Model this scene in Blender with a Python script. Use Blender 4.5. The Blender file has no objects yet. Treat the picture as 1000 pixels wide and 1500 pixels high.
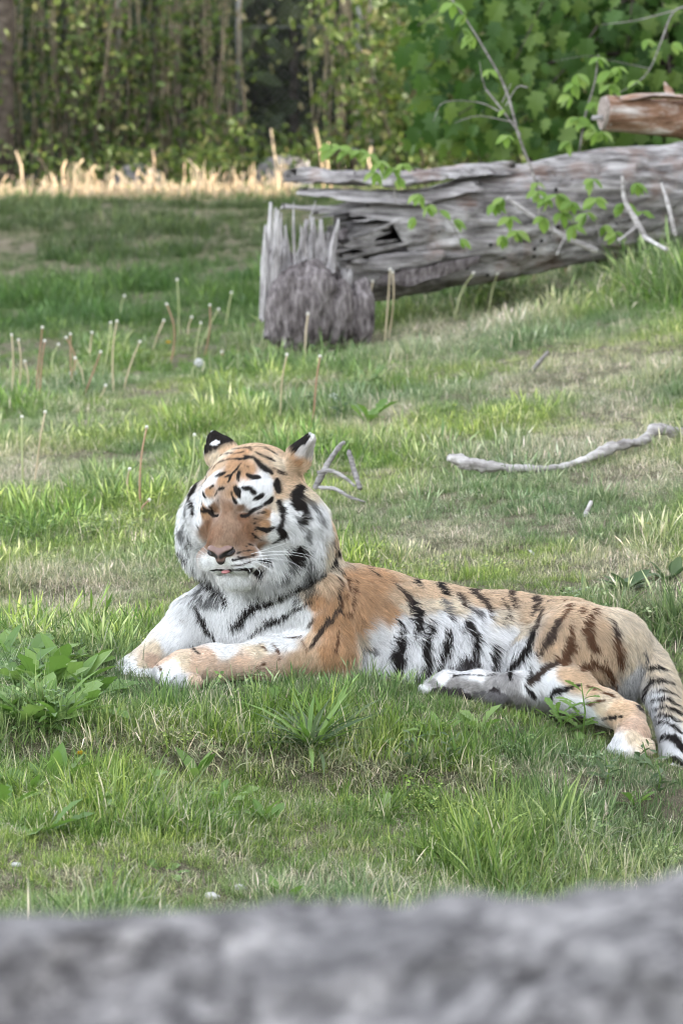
import bpy, bmesh, math, random
import numpy as np
from mathutils import Vector, Matrix
from mathutils.bvhtree import BVHTree

random.seed(7); RNG = np.random.default_rng(11)
SC = bpy.context.scene
COL = SC.collection
# ------------------------------------------------------------------ camera
FPX = 5400.0                       # focal length in photograph pixels (1000 x 1500)
CAMZ = 1.5
PITCH = math.atan(640.0 / FPX)     # eye level lies at photograph row 110
cam = bpy.data.cameras.new('camera'); camo = bpy.data.objects.new('camera', cam); COL.objects.link(camo)
camo.location = (0, 0, CAMZ); camo.rotation_euler = (math.pi / 2 - PITCH, 0, 0)
cam.sensor_fit = 'VERTICAL'; cam.sensor_height = 36; cam.sensor_width = 24
cam.lens = 36 * FPX / 1500
cam.clip_start = 0.05; cam.clip_end = 600
cam.dof.use_dof = True; cam.dof.focus_distance = 8.85; cam.dof.aperture_fstop = (cam.lens / 1000) / 0.0168
SC.camera = camo
# ------------------------------------------------------------------ sky, sun, exposure
SUN_EL, SUN_AZ = math.radians(21), math.radians(90)        # low evening sun from the right, behind added conifers
w = bpy.data.worlds.new('World'); SC.world = w; w.use_nodes = True
nt = w.node_tree; bg = nt.nodes['Background']
sky = nt.nodes.new('ShaderNodeTexSky'); sky.sky_type = 'NISHITA'; sky.sun_disc = False
sky.sun_elevation = SUN_EL; sky.sun_rotation = SUN_AZ; sky.altitude = 100; sky.dust_density = 2.0
hsv = nt.nodes.new('ShaderNodeHueSaturation'); hsv.inputs['Saturation'].default_value = 0.30   # thin high cloud
nt.links.new(sky.outputs[0], hsv.inputs['Color']); nt.links.new(hsv.outputs[0], bg.inputs[0])
bg.inputs[1].default_value = 0.15
sl = bpy.data.lights.new('sun', 'SUN'); so = bpy.data.objects.new('sun', sl); COL.objects.link(so)
sl.energy = 3.0; sl.angle = math.radians(0.5); sl.color = (1, 0.90, 0.76)
_sd = Vector((math.cos(SUN_EL) * math.sin(SUN_AZ), math.cos(SUN_EL) * math.cos(SUN_AZ), math.sin(SUN_EL)))
so.rotation_euler = _sd.to_track_quat('Z', 'Y').to_euler()
SC.view_settings.view_transform = 'Standard'; SC.view_settings.look = 'None'
SC.view_settings.exposure = 2.85; SC.view_settings.gamma = 1; SC.view_settings.use_curve_mapping = False
SC.render.engine = 'CYCLES'
SC.cycles.use_denoising = True; SC.cycles.filter_width = 1.0
SC.cycles.max_bounces = 5; SC.cycles.diffuse_bounces = 3; SC.cycles.transmission_bounces = 3; SC.cycles.transparent_max_bounces = 4
SC.cycles.caustics_reflective = False; SC.cycles.caustics_refractive = False
SC.cycles_curves.shape = 'RIBBONS'

# ------------------------------------------------------------------ helpers
_F = np.array([0, math.cos(PITCH), -math.sin(PITCH)]); _U = np.array([0, math.sin(PITCH), math.cos(PITCH)]); _R = np.array([1.0, 0, 0])
CAM = np.array([0, 0, CAMZ])
def ray(px, py):
    d = _F + _R * (px - 500) / FPX + _U * (750 - py) / FPX
    return d / np.linalg.norm(d)
def at(px, py, y):                  # a point of the place: direction measured in the photograph, distance y in metres
    d = ray(px, py); return CAM + d * (y / d[1])
def proj(p):
    q = np.asarray(p) - CAM; z = q @ _F
    return 500 + FPX * (q @ _R) / z, 750 - FPX * (q @ _U) / z
def sstep(a, b, x):
    t = np.clip((x - a) / (b - a), 0, 1); return t * t * (3 - 2 * t)
def _hash(i, j, k, s):
    n = (i.astype(np.int64) * 73856093) ^ (j.astype(np.int64) * 19349663) ^ (k.astype(np.int64) * 83492791) ^ np.int64((s * 2654435761) & 0x7fffffffffff)
    n = (n ^ (n >> 13)) * 1274126177 & 0x7fffffff
    n = (n ^ (n >> 16)) * 668265263 & 0x7fffffff
    return (n % 100003) / 50001.5 - 1.0
def vnoise(p, f=1.0, s=0):          # value noise in numpy, -1..1
    p = np.asarray(p, float) * f; i = np.floor(p).astype(np.int64); t = p - i; t = t * t * (3 - 2 * t)
    r = 0
    for a in (0, 1):
        for b in (0, 1):
            for c in (0, 1):
                wgt = (t[..., 0] if a else 1 - t[..., 0]) * (t[..., 1] if b else 1 - t[..., 1]) * (t[..., 2] if c else 1 - t[..., 2])
                r = r + wgt * _hash(i[..., 0] + a, i[..., 1] + b, i[..., 2] + c, s)
    return r
def fbm(p, f=1.0, o=4, s=0):
    r = 0; a = 1.0
    for k in range(o):
        r = r + a * vnoise(p, f, s + k * 17); f *= 2.03; a *= 0.5
    return r
def mesh_np(name, V, F, mat=None, parent=None, smooth=True, link=True):
    me = bpy.data.meshes.new(name); V = np.asarray(V, np.float32)
    if isinstance(F, np.ndarray):
        n, k = F.shape
        me.vertices.add(len(V)); me.vertices.foreach_set('co', V.ravel())
        me.loops.add(n * k); me.loops.foreach_set('vertex_index', F.astype(np.int32).ravel())
        me.polygons.add(n); me.polygons.foreach_set('loop_start', np.arange(0, n * k, k, dtype=np.int32))
        me.update(calc_edges=True); me.validate()
    else:
        me.from_pydata([tuple(map(float, v)) for v in V], [], F); me.update()
    if smooth: me.polygons.foreach_set('use_smooth', np.ones(len(me.polygons), bool))
    if mat: me.materials.append(mat)
    return mesh_obj(name, me, parent, link)
def mesh_obj(name, me, parent=None, link=True):
    o = bpy.data.objects.new(name, me)
    if link: COL.objects.link(o)
    if parent: o.parent = parent
    return o
def tag(o, label, cat=None, group=None, kind=None):
    if label: o['label'] = label
    if cat: o['category'] = cat
    if group: o['group'] = group
    if kind: o['kind'] = kind
    return o
def empty(name, loc=(0, 0, 0), rz=0.0):
    o = bpy.data.objects.new(name, None); COL.objects.link(o); o.location = tuple(loc); o.rotation_euler = (0, 0, rz)
    o.empty_display_size = 0.05; return o
def tube_vf(P, R, n=8, cap=True, rough=0.0, seed=0, base=0):
    """vertices and faces of a tapered tube through points P with radii R"""
    P = np.asarray(P, float); R = np.broadcast_to(np.asarray(R, float), (len(P),))
    T = np.gradient(P, axis=0); T /= np.linalg.norm(T, axis=1)[:, None] + 1e-12
    a = np.array([0, 0, 1.0]) if abs(T[0][2]) < 0.9 else np.array([1.0, 0, 0])
    N = np.cross(T[0], a); N /= np.linalg.norm(N)
    V = []; ang = np.arange(n) * 2 * math.pi / n
    for i in range(len(P)):
        N = N - T[i] * (N @ T[i]); N /= np.linalg.norm(N) + 1e-12
        B = np.cross(T[i], N)
        ring = P[i] + R[i] * (np.cos(ang)[:, None] * N + np.sin(ang)[:, None] * B)
        V.append(ring)
    V = np.concatenate(V)
    if rough:
        c = np.repeat(P, n, 0); V = c + (V - c) * (1 + rough * fbm(V, 1.2 / max(R.max(), 1e-4), 3, seed))[:, None]
    Fs = []
    for i in range(len(P) - 1):
        for j in range(n):
            k = (j + 1) % n
            Fs.append((base + i * n + j, base + i * n + k, base + (i + 1) * n + k, base + (i + 1) * n + j))
    if cap:
        Fs.append(tuple(base + j for j in range(n))[::-1]); Fs.append(tuple(base + (len(P) - 1) * n + j for j in range(n)))
    return V, Fs
class MB:
    def __init__(s): s.V = []; s.F = []; s.n = 0
    def add(s, V, F):
        V = np.asarray(V, float); s.V.append(V); s.F += [tuple(i + s.n for i in f) for f in F]; s.n += len(V); return s
    def tube(s, P, R, n=8, **k): V, F = tube_vf(P, R, n, **k); return s.add(V, F)
    def build(s, name, mat, parent=None, smooth=True, link=True):
        return mesh_np(name, np.concatenate(s.V), s.F, mat, parent, smooth, link)
def spline(P, n):
    """Catmull-Rom through control points, n samples"""
    P = np.asarray(P, float); Q = np.vstack([2 * P[0] - P[1], P, 2 * P[-1] - P[-2]])
    u = np.linspace(0, len(P) - 1, n); i = np.minimum(u.astype(int), len(P) - 2); t = (u - i)[:, None]
    a, b, c, d = Q[i], Q[i + 1], Q[i + 2], Q[i + 3]
    return 0.5 * (2 * b + (c - a) * t + (2 * a - 5 * b + 4 * c - d) * t ** 2 + (3 * b - a - 3 * c + d) * t ** 3)
# --- materials
class NT:
    def __init__(s, name):
        s.m = bpy.data.materials.new(name); s.m.use_nodes = True; s.t = s.m.node_tree
        s.b = s.t.nodes['Principled BSDF']; s.out = s.t.nodes['Material Output']
    def n(s, typ, **k):
        x = s.t.nodes.new(typ)
        for a, v in k.items():
            if a.startswith('i_'):
                key = a[2:]; key = int(key) if key.isdigit() else key.replace('_', ' ')
                x.inputs[key].default_value = v
            else: setattr(x, a, v)
        return x
    def l(s, a, b): s.t.links.new(a, b)
    def ramp(s, fac, stops, interp='LINEAR'):
        r = s.n('ShaderNodeValToRGB'); r.color_ramp.interpolation = interp; e = r.color_ramp.elements
        while len(e) < len(stops): e.new(0.5)
        for x, (p, c) in zip(e, stops): x.position = p; x.color = (*c, 1)
        s.l(fac, r.inputs[0]); return r.outputs[0]
    def mix(s, fac, a, b, mode='MIX'):
        x = s.n('ShaderNodeMix', data_type='RGBA', blend_type=mode)
        for v, k in ((fac, 0), (a, 6), (b, 7)):
            if hasattr(v, 'is_linked'): s.l(v, x.inputs[k])
            else: x.inputs[k].default_value = v if k == 0 else (*v, 1)
        return x.outputs[2]
    def noise(s, scale, detail=6, rough=0.6, vec=None, **k):
        x = s.n('ShaderNodeTexNoise', **k); x.inputs['Scale'].default_value = scale; x.inputs['Detail'].default_value = detail; x.inputs['Roughness'].default_value = rough
        if vec is not None: s.l(vec, x.inputs['Vector'])
        return x.outputs[0]
    def coord(s, kind='Object', scale=(1, 1, 1)):
        c = s.n('ShaderNodeTexCoord'); m = s.n('ShaderNodeMapping'); m.inputs['Scale'].default_value = scale
        s.l(c.outputs[kind], m.inputs[0]); return m.outputs[0]
    def geo(s, scale=(1, 1, 1)):
        c = s.n('ShaderNodeNewGeometry'); m = s.n('ShaderNodeMapping'); m.inputs['Scale'].default_value = scale
        s.l(c.outputs['Position'], m.inputs[0]); return m.outputs[0]
    def bump(s, h, strength=0.5, dist=0.01):
        x = s.n('ShaderNodeBump'); x.inputs['Strength'].default_value = strength; x.inputs['Distance'].default_value = dist
        s.l(h, x.inputs['Height']); s.l(x.outputs[0], s.b.inputs['Normal'])
    def base(s, c):
        if hasattr(c, 'is_linked'): s.l(c, s.b.inputs['Base Color'])
        else: s.b.inputs['Base Color'].default_value = (*c, 1)
    def rough(s, r, spec=0.3): s.b.inputs['Roughness'].default_value = r; s.b.inputs['Specular IOR Level'].default_value = spec
def leafy(name, tintattr=None, stops=None, transl=0.35, rough=0.55, spec=0.25):
    """two-sided plant tissue: colour varied per object or per instance, part of the light passes through"""
    m = NT(name)
    if tintattr:
        a = m.n('ShaderNodeAttribute', attribute_name=tintattr[0], attribute_type=tintattr[1]); colr = a.outputs['Color']
    else:
        oi = m.n('ShaderNodeObjectInfo'); gi = m.n('ShaderNodeNewGeometry')
        ad = m.n('ShaderNodeMath', operation='ADD'); m.l(oi.outputs['Random'], ad.inputs[0]); m.l(gi.outputs['Random Per Island'], ad.inputs[1])
        fr = m.n('ShaderNodeMath', operation='FRACT'); m.l(ad.outputs[0], fr.inputs[0])
        colr = m.ramp(fr.outputs[0], stops)
    m.base(colr); m.rough(rough, spec)
    tr = m.n('ShaderNodeBsdfTranslucent'); ms = m.n('ShaderNodeMixShader'); ms.inputs[0].default_value = transl
    hs = m.n('ShaderNodeHueSaturation'); hs.inputs['Value'].default_value = 1.25; hs.inputs['Saturation'].default_value = 1.1
    m.l(colr, hs.inputs['Color']); m.l(hs.outputs[0], tr.inputs[0])
    m.l(m.b.outputs[0], ms.inputs[1]); m.l(tr.outputs[0], ms.inputs[2]); m.l(ms.outputs[0], m.out.inputs[0])
    return m.m
# ------------------------------------------------------------------ ground
def gz(x, y):
    x = np.asarray(x, float); y = np.asarray(y, float)
    # gentle tilt under the tiger, a worn step in front of it
    tilt = (-0.14 * np.clip(x + 0.07, -0.42, 1.1) - 0.015) * sstep(10.4, 9.0, y)
    step_y = 8.17 + 0.08 * np.sin(x * 2.1) - 0.10 * x
    step = -0.075 * sstep(step_y + 0.10, step_y - 0.10, y)
    # grassy rise on the right that carries the logs
    sp = np.log1p(np.exp(np.clip((x + 0.55) / 0.5, -30, 30))) * 0.5
    sp = np.minimum(sp, 3.5)
    A = 0.62 * sstep(9.0, 12.5, y) + 0.38 * sstep(12.0, 19.0, y)
    rise = 0.225 * sp * A * (1 - 0.85 * sstep(22, 31, y))
    far = 0.37 * sstep(23, 33.5, y) + 9.0 * sstep(41, 85, y)  # rear bank added to close off the sky and keep the wood dark
    near = -0.25 * sstep(6.6, 4.0, y)
    ledge = 0.070 * np.exp(-((x - 0.12) / 0.34) ** 2 - ((y - 8.82) / 0.36) ** 2)
    p = np.stack([x, y, np.zeros_like(x)], -1)
    return ledge + tilt + step + rise + far + near + 0.016 * vnoise(p, 2.2, 3) + 0.010 * vnoise(p, 6.0, 4)
def ground_hit(px, py):
    d = ray(px, py); lo, hi = 4.0, 60.0
    ts = np.linspace(lo, hi, 1500); P = CAM + d * (ts / d[1])[:, None]
    below = P[:, 2] < gz(P[:, 0], P[:, 1])
    i = int(np.argmax(below)) if below.any() else len(ts) - 1
    return P[i]
# ground sheet: fine near the camera, coarse towards the forest
def build_ground():
    ys = np.concatenate([np.linspace(-12, 4, 9), np.arange(4.5, 13, .07), np.arange(13, 24, .16), np.arange(24, 42, .4), np.linspace(43, 260, 24)])
    xs = np.concatenate([np.linspace(-160, -9, 22), np.arange(-8, -2.2, .4), np.arange(-2, 2.6, .07), np.arange(2.8, 9, .4), np.linspace(10, 160, 22)])
    X, Y = np.meshgrid(xs, ys, indexing='ij'); nx, ny = X.shape
    V = np.stack([X, Y, gz(X, Y)], -1).reshape(-1, 3)
    i = (np.arange(nx - 1)[:, None] * ny + np.arange(ny - 1)[None]).ravel()
    m = NT('meadow_soil'); g = m.geo()
    n1 = m.noise(.9, 5, .6, g); n2 = m.noise(9, 6, .65, g); n3 = m.noise(70, 5, .7, g)
    soil = m.ramp(n2, [(.30, (.05, .040, .030)), (.50, (.12, .10, .075)), (.72, (.24, .21, .16))])
    moss = m.ramp(n3, [(.3, (.03, .045, .014)), (.7, (.10, .12, .04))])
    fac = m.ramp(n1, [(.40, (0, 0, 0)), (.62, (1, 1, 1))])
    mul = m.n('ShaderNodeMath', operation='MULTIPLY'); m.l(fac, mul.inputs[0]); mul.inputs[1].default_value = .75
    n4 = m.noise(260, 4, .7, m.geo((1, .35, 1))); straw = m.ramp(n4, [(.50, (0, 0, 0)), (.60, (1, 1, 1))])
    n5 = m.noise(240, 4, .7, m.geo((.3, 1, 1))); straw2 = m.ramp(n5, [(.53, (0, 0, 0)), (.62, (1, 1, 1))])
    colr = m.mix(mul.outputs[0], soil, moss); colr = m.mix(straw, colr, (.30, .27, .18)); colr = m.mix(straw2, colr, (.20, .17, .11))
    m.base(colr); m.rough(.95, .1); m.bump(n4, 1, .012)
    o = mesh_np('ground', V, np.stack([i, i + ny, i + ny + 1, i + 1], 1), m.m); o['kind'] = 'structure'
    tag(o, 'worn grassy ground sloping up to the right')
build_ground()

def forest_floor():
    xs = np.linspace(-14, 14, 30); ys = np.concatenate([np.linspace(38.6, 50, 14), np.linspace(52, 120, 20)]); X, Y = np.meshgrid(xs * 1.0, ys, indexing='ij'); X = X * (1 + (Y - 38.6) / 30); nx, ny = X.shape
    V = np.stack([X, Y, gz(X, Y) + .03 + .05 * vnoise(np.stack([X, Y, X * 0], -1), 1.5, 8)], -1).reshape(-1, 3); i = (np.arange(nx - 1)[:, None] * ny + np.arange(ny - 1)[None]).ravel()
    m = NT('shade_dark_litter'); n = m.noise(9, 6, .7, m.geo()); m.base(m.ramp(n, [(.3, (.012, .010, .007)), (.6, (.04, .032, .022)), (.8, (.07, .055, .035))])); m.rough(.95, .1); m.bump(n, 1, .05)  # litter painted dark in place of the wood's shade
    o = mesh_np('forest_floor', V, np.stack([i, i + ny, i + ny + 1, i + 1], 1), m.m); o['kind'] = 'structure'; tag(o, 'leaf litter behind the fence, painted dark like the shade of the wood')
forest_floor()
# ------------------------------------------------------------------ the tiger
class Field:
    """signed distance field on a grid; shapes are blended into it, then skinned as one surface"""
    def __init__(s, lo, hi, h):
        s.lo = np.array(lo); s.h = h; s.n = np.ceil((np.array(hi) - s.lo) / h).astype(int) + 1
        s.ax = [s.lo[i] + h * np.arange(s.n[i]) for i in range(3)]
        s.f = np.full(s.n, 0.25, np.float32)
    def win(s, lo, hi):
        a = np.clip(np.floor((np.array(lo) - s.lo) / s.h).astype(int), 0, s.n); b = np.clip(np.ceil((np.array(hi) - s.lo) / s.h).astype(int) + 1, 0, s.n)
        sl = tuple(slice(a[i], b[i]) for i in range(3))
        g = np.meshgrid(*[s.ax[i][sl[i]] for i in range(3)], indexing='ij')
        return sl, np.stack(g, -1)
    def blend(s, sl, d, k, sub=False):
        a = s.f[sl]; d = d.astype(np.float32)
        if sub:
            h = np.clip(0.5 - 0.5 * (a + d) / k, 0, 1); s.f[sl] = a * (1 - h) - d * h + k * h * (1 - h)
        else:
            h = np.clip(0.5 + 0.5 * (d - a) / k, 0, 1); s.f[sl] = d * (1 - h) + a * h - k * h * (1 - h)
    def cone(s, a, b, ra, rb, k=0.03, sub=False):
        a = np.asarray(a, float); b = np.asarray(b, float); m = max(ra, rb) + 0.07
        sl, p = s.win(np.minimum(a, b) - m, np.maximum(a, b) + m)
        ab = b - a; t = np.clip(((p - a) @ ab) / (ab @ ab + 1e-12), 0, 1)
        d = np.linalg.norm(p - a - t[..., None] * ab, axis=-1) - (ra + (rb - ra) * t)
        s.blend(sl, d, k, sub)
    def chain(s, pts, k=0.03):
        for (a, ra), (b, rb) in zip(pts[:-1], pts[1:]): s.cone(a, b, ra, rb, k)
    def ell(s, c, r, M=None, k=0.03, sub=False):
        c = np.asarray(c, float); r = np.asarray(r, float); m = r.max() + 0.07
        sl, p = s.win(c - m, c + m); q = p - c
        if M is not None: q = q @ M            # columns of M are the local axes
        k0 = np.linalg.norm(q / r, axis=-1) + 1e-9; k1 = np.linalg.norm(q / r ** 2, axis=-1) + 1e-9
        s.blend(sl, k0 * (k0 - 1) / k1, k, sub)
    def skin(s):
        f = s.f; sg = f < 0; n = s.n
        c8 = [sg[a:n[0] - 1 + a, b:n[1] - 1 + b, c:n[2] - 1 + c] for a in (0, 1) for b in (0, 1) for c in (0, 1)]
        cnt = sum(c.astype(np.int8) for c in c8); act = (cnt > 0) & (cnt < 8)
        I = np.argwhere(act); idx = np.full(act.shape, -1, np.int64); idx[act] = np.arange(len(I))
        S = np.zeros((len(I), 3)); N = np.zeros(len(I))
        corners = [(a, b, c) for a in (0, 1) for b in (0, 1) for c in (0, 1)]
        for u in range(8):
            for v in range(u + 1, 8):
                cu, cv = np.array(corners[u]), np.array(corners[v])
                if np.abs(cu - cv).sum() != 1: continue
                A = f[tuple((I + cu).T)]; B = f[tuple((I + cv).T)]; m = (A < 0) != (B < 0)
                t = np.where(m, A / np.where(m, A - B, 1), 0)
                S += np.where(m[:, None], cu + t[:, None] * (cv - cu), 0); N += m
        V = s.lo + s.h * (I + S / N[:, None])
        Q = []
        for ax in range(3):
            o1, o2 = (ax + 1) % 3, (ax + 2) % 3
            sl0 = [slice(None)] * 3; sl1 = [slice(None)] * 3; sl0[ax] = slice(0, n[ax] - 1); sl1[ax] = slice(1, n[ax])
            A, B = sg[tuple(sl0)], sg[tuple(sl1)]
            E = np.argwhere(A != B); E = E[(E[:, o1] > 0) & (E[:, o2] > 0) & (E[:, o1] < n[o1] - 1) & (E[:, o2] < n[o2] - 1)]
            inside = A[tuple(E.T)]
            e1 = np.zeros(3, int); e1[o1] = 1; e2 = np.zeros(3, int); e2[o2] = 1
            q = np.stack([idx[tuple((E - e1 - e2).T)], idx[tuple((E - e2).T)], idx[tuple(E.T)], idx[tuple((E - e1).T)]], 1)
            q[~inside] = q[~inside][:, ::-1]; Q.append(q)
        return V, np.concatenate(Q)
def relax(V, Q, it=2, lam=0.5):
    E = np.concatenate([Q[:, [0, 1]], Q[:, [1, 2]], Q[:, [2, 3]], Q[:, [3, 0]]]); n = len(V)
    deg = np.bincount(E[:, 0], minlength=n) + np.bincount(E[:, 1], minlength=n)
    for _ in range(it):
        S = np.stack([np.bincount(E[:, 0], V[E[:, 1], i], n) + np.bincount(E[:, 1], V[E[:, 0], i], n) for i in range(3)], 1)
        V = V + lam * (S / deg[:, None] - V)
    return V
def vnormals(V, Q):
    a = np.cross(V[Q[:, 2]] - V[Q[:, 0]], V[Q[:, 3]] - V[Q[:, 1]]); N = np.zeros_like(V)
    for j in range(4):
        for i in range(3): N[:, i] += np.bincount(Q[:, j], a[:, i], len(V))
    return N / (np.linalg.norm(N, axis=1)[:, None] + 1e-12)

D0 = 9.0
def T(px, py, dy): return at(px, py, D0 + dy)
# head frame: x = towards the image right (the tiger's left), y = forward out of the face, z = up
YAW, HP, ROLL = math.radians(21), math.radians(4), math.radians(2)
_fw = np.array([-math.sin(YAW) * math.cos(HP), -math.cos(YAW) * math.cos(HP), -math.sin(HP)])
_x0 = np.array([math.cos(YAW), -math.sin(YAW), 0]); _z0 = np.cross(_x0, _fw); _z0 = _z0 if _z0[2] > 0 else -_z0
_xh = _x0 * math.cos(ROLL) + _z0 * math.sin(ROLL); _zh = _z0 * math.cos(ROLL) - _x0 * math.sin(ROLL)
HM = np.stack([_xh, _fw, _zh], 1)                       # columns
HO = T(366, 741, -0.06)
def H(x, y, z): return HO + HM @ np.array([x, y, z], float)
fld = Field((-0.62, 8.38, -0.22), (0.92, 9.42, 0.66), 0.0052)
# torso, lying on its belly and rolled on to the near hip
fld.chain([(T(440, 905, .10), .150), (T(545, 925, .14), .140), (T(640, 944, .15), .136), (T(740, 955, .14), .134), (T(830, 962, .10), .128), (T(885, 972, .07), .112)], .06)
fld.ell(T(640, 975, .06), (.26, .15, .115), None, .06)         # belly slumped towards us
fld.ell(T(500, 900, .12), (.10, .17, .105), None, .05)         # shoulder hump
fld.ell(T(372, 912, .03), (.125, .13, .125), None, .05)        # chest
fld.cone(T(430, 880, .08), T(405, 790, .10), .130, .115, .05)  # neck
fld.ell(T(437, 800, .12), (.085, .12, .115), None, .04)        # nape fur
# near foreleg
fld.chain([(T(462, 880, -.04), .070), (T(478, 955, -.08), .060), (T(395, 966, -.12), .044), (T(312, 972, -.16), .040), (T(272, 978, -.19), .044)], .03)
fld.ell(T(470, 905, -.03), (.055, .06, .095), None, .04)
pawn = T(256, 985, -.21)
fld.ell(pawn, (.050, .055, .036), None, .02)
for i, (px, py, dy) in enumerate([(238, 987, -.19), (246, 994, -.235), (263, 998, -.265), (282, 999, -.27)]):
    fld.ell(T(px, py, dy), (.024, .032, .021), None, .010)
# far foreleg
fld.chain([(T(322, 895, .05), .075), (T(290, 915, .03), .066), (T(252, 945, .0), .050), (T(222, 965, -.03), .042)], .035)
fld.ell(T(203, 977, -.05), (.048, .052, .034), None, .02)
for (px, py, dy) in [(181, 980, -.05), (186, 988, -.09), (204, 993, -.11), (222, 992, -.11)]:
    fld.ell(T(px, py, dy), (.023, .030, .020), None, .010)
# near hind leg: thigh, shank and foot
fld.ell(T(850, 950, -.02), (.135, .115, .105), None, .045)
fld.ell(T(800, 968, -.06), (.085, .07, .060), None, .04)
fld.chain([(T(792, 990, -.10), .050), (T(838, 1012, -.16), .046), (T(884, 1036, -.22), .036), (T(918, 1052, -.26), .034)], .03)
fld.chain([(T(918, 1052, -.26), .036), (T(925, 1075, -.31), .034), (T(918, 1092, -.37), .036)], .02)
for (px, py, dy) in [(901, 1098, -.37), (914, 1103, -.40), (931, 1101, -.40), (944, 1093, -.38)]:
    fld.ell(T(px, py, dy), (.019, .026, .018), None, .010)
# rump
fld.ell(T(905, 960, .05), (.075, .12, .10), None, .05)
# far hind leg: foot pushed out under the belly, sole to the camera
fld.chain([(T(800, 1012, -.10), .044), (T(755, 1010, -.15), .036), (T(700, 1004, -.17), .032), (T(655, 1003, -.18), .030), (T(632, 1007, -.18), .022)], .02)
fld.ell(T(770, 1018, -.14), (.035, .035, .024), None, .02)
for (px, py, r) in [(622, 1009, .014), (640, 1014, .015), (660, 1017, .015), (679, 1018, .014)]:
    fld.ell(T(px, py, -.205), (r * 1.1, r, r * .9), None, .008)
fld.ell(T(722, 1022, -.195), (.030, .020, .018), None, .012)
# tail
TAIL = [(T(918, 945, .08), .050), (T(948, 972, .02), .042), (T(968, 1010, -.06), .038), (T(983, 1055, -.16), .033), (T(990, 1095, -.26), .030), (T(988, 1128, -.34), .027), (T(984, 1140, -.37), .018)]
_tp = spline([a for a, _ in TAIL], 19); _tr = np.interp(np.linspace(0, 6, 19), range(7), [r for _, r in TAIL])
fld.chain(list(zip(_tp, _tr)), .015)
# head
fld.ell(H(0, -.03, .033), (.112, .135, .112), HM, .03)             # cranium
fld.ell(H(0, .045, .040), (.070, .075, .062), HM, .04)            # forehead
for sx in (-1, 1):
    fld.ell(H(sx * .085, .01, -.03), (.062, .075, .072), HM, .04)     # cheek
    fld.ell(H(sx * .120 - .012 * (sx > 0), -.035, -.070), (.070, .066, .108), HM, .045) # ruff
    fld.ell(H(sx * .050, .090, .046), (.034, .030, .028), HM, .03)    # brow
    fld.ell(H(sx * .060, .098, .012), (.025, .024, .021), HM, .012)   # closed lid
    fld.ell(H(sx * .060, .074, -.035), (.040, .045, .040), HM, .03)   # cheekbone
fld.cone(H(0, .075, .022), H(0, .168, -.066), .048, .036, .035)   # bridge of the nose
fld.cone(H(0, .06, -.04), H(0, .148, -.080), .060, .046, .03)
for sx in (-1, 1):
    fld.ell(H(sx * .036, .146, -.103), (.044, .044, .036), HM, .016)  # whisker pads
for sx in (-1, 1): fld.ell(H(sx * .032, .138, .006), (.013, .013, .010), HM, .016, True); fld.cone(H(sx * .038, .122, .003), H(sx * .080, .104, .018), .0045, .004, .004, True)   # closed eyes
fld.cone(H(0, .04, -.11), H(0, .112, -.146), .060, .036, .02)     # lower jaw
fld.ell(H(0, .116, -.152), (.043, .036, .028), HM, .015)          # chin
fld.ell(H(0, -.01, -.13), (.10, .085, .085), HM, .05)             # throat
# mouth line, groove under the nose
for sx in (-1, 1):
    fld.cone(H(0, .192, -.124), H(sx * .040, .178, -.138), .005, .007, .006, True)
    fld.cone(H(sx * .040, .178, -.138), H(sx * .082, .108, -.124), .008, .010, .008, True)
fld.cone(H(0, .200, -.098), H(0, .196, -.126), .004, .005, .006, True)
# ears, turned back
EARS = []
def ear(base, tip, side, face):
    b = H(*base); t = H(*tip); u = t - b; L = np.linalg.norm(u); u /= L
    f = HM @ np.array(face, float); f -= u * (f @ u); f /= np.linalg.norm(f); sd = np.cross(u, f); M = np.stack([sd, f, u], 1); EARS.append((b, M, L))
    fld.ell(b + u * L * .22, (.044, .022, .050), M, .016)
    fld.cone(b + u * L * .30, b + u * (L - .016), .034, .016, .012)
    fld.ell(b + u * L * .55 + f * .030, (.026, .022, .050), M, .006, True)
ear((-.080, -.055, .100), (-.118, -.065, .172), -1, (-.70, -.70, 0))
ear((.100, -.050, .088), (.150, -.060, .164), 1, (.98, .12, 0))
TV, TQ = fld.skin()
# keep the one connected body
def main_piece(V, Q):
    par = np.arange(len(V))
    E = np.concatenate([Q[:, [0, 1]], Q[:, [1, 2]], Q[:, [2, 3]]])
    lab = np.arange(len(V))
    while True:
        m = np.minimum(lab[E[:, 0]], lab[E[:, 1]]); l2 = lab.copy(); np.minimum.at(l2, E[:, 0], m); np.minimum.at(l2, E[:, 1], m); l2 = l2[l2]
        if (l2 == lab).all(): break
        lab = l2
    big = np.bincount(lab).argmax(); keep = lab == big; re = np.cumsum(keep) - 1
    return V[keep], re[Q[keep[Q].all(1)]]
TV, TQ = main_piece(TV, TQ)
TV = relax(TV, TQ, 2, .45); TN = vnormals(TV, TQ)
TBVH = BVHTree.FromPolygons([tuple(v) for v in TV], [tuple(q) for q in TQ.tolist()])
def thit(px, py):
    h = TBVH.ray_cast(Vector(CAM), Vector(ray(px, py)))
    return (None, None) if h[0] is None else (np.array(h[0]), np.array(h[1]))
def tfield(p):                                            # distance to the tiger (coarse), for keeping grass out
    q = np.round((np.asarray(p) - fld.lo) / fld.h).astype(int); ok = ((q >= 0) & (q < fld.n)).all(-1)
    q = np.clip(q, 0, fld.n - 1); return np.where(ok, fld.f[q[..., 0], q[..., 1], q[..., 2]], 1.0)
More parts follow.
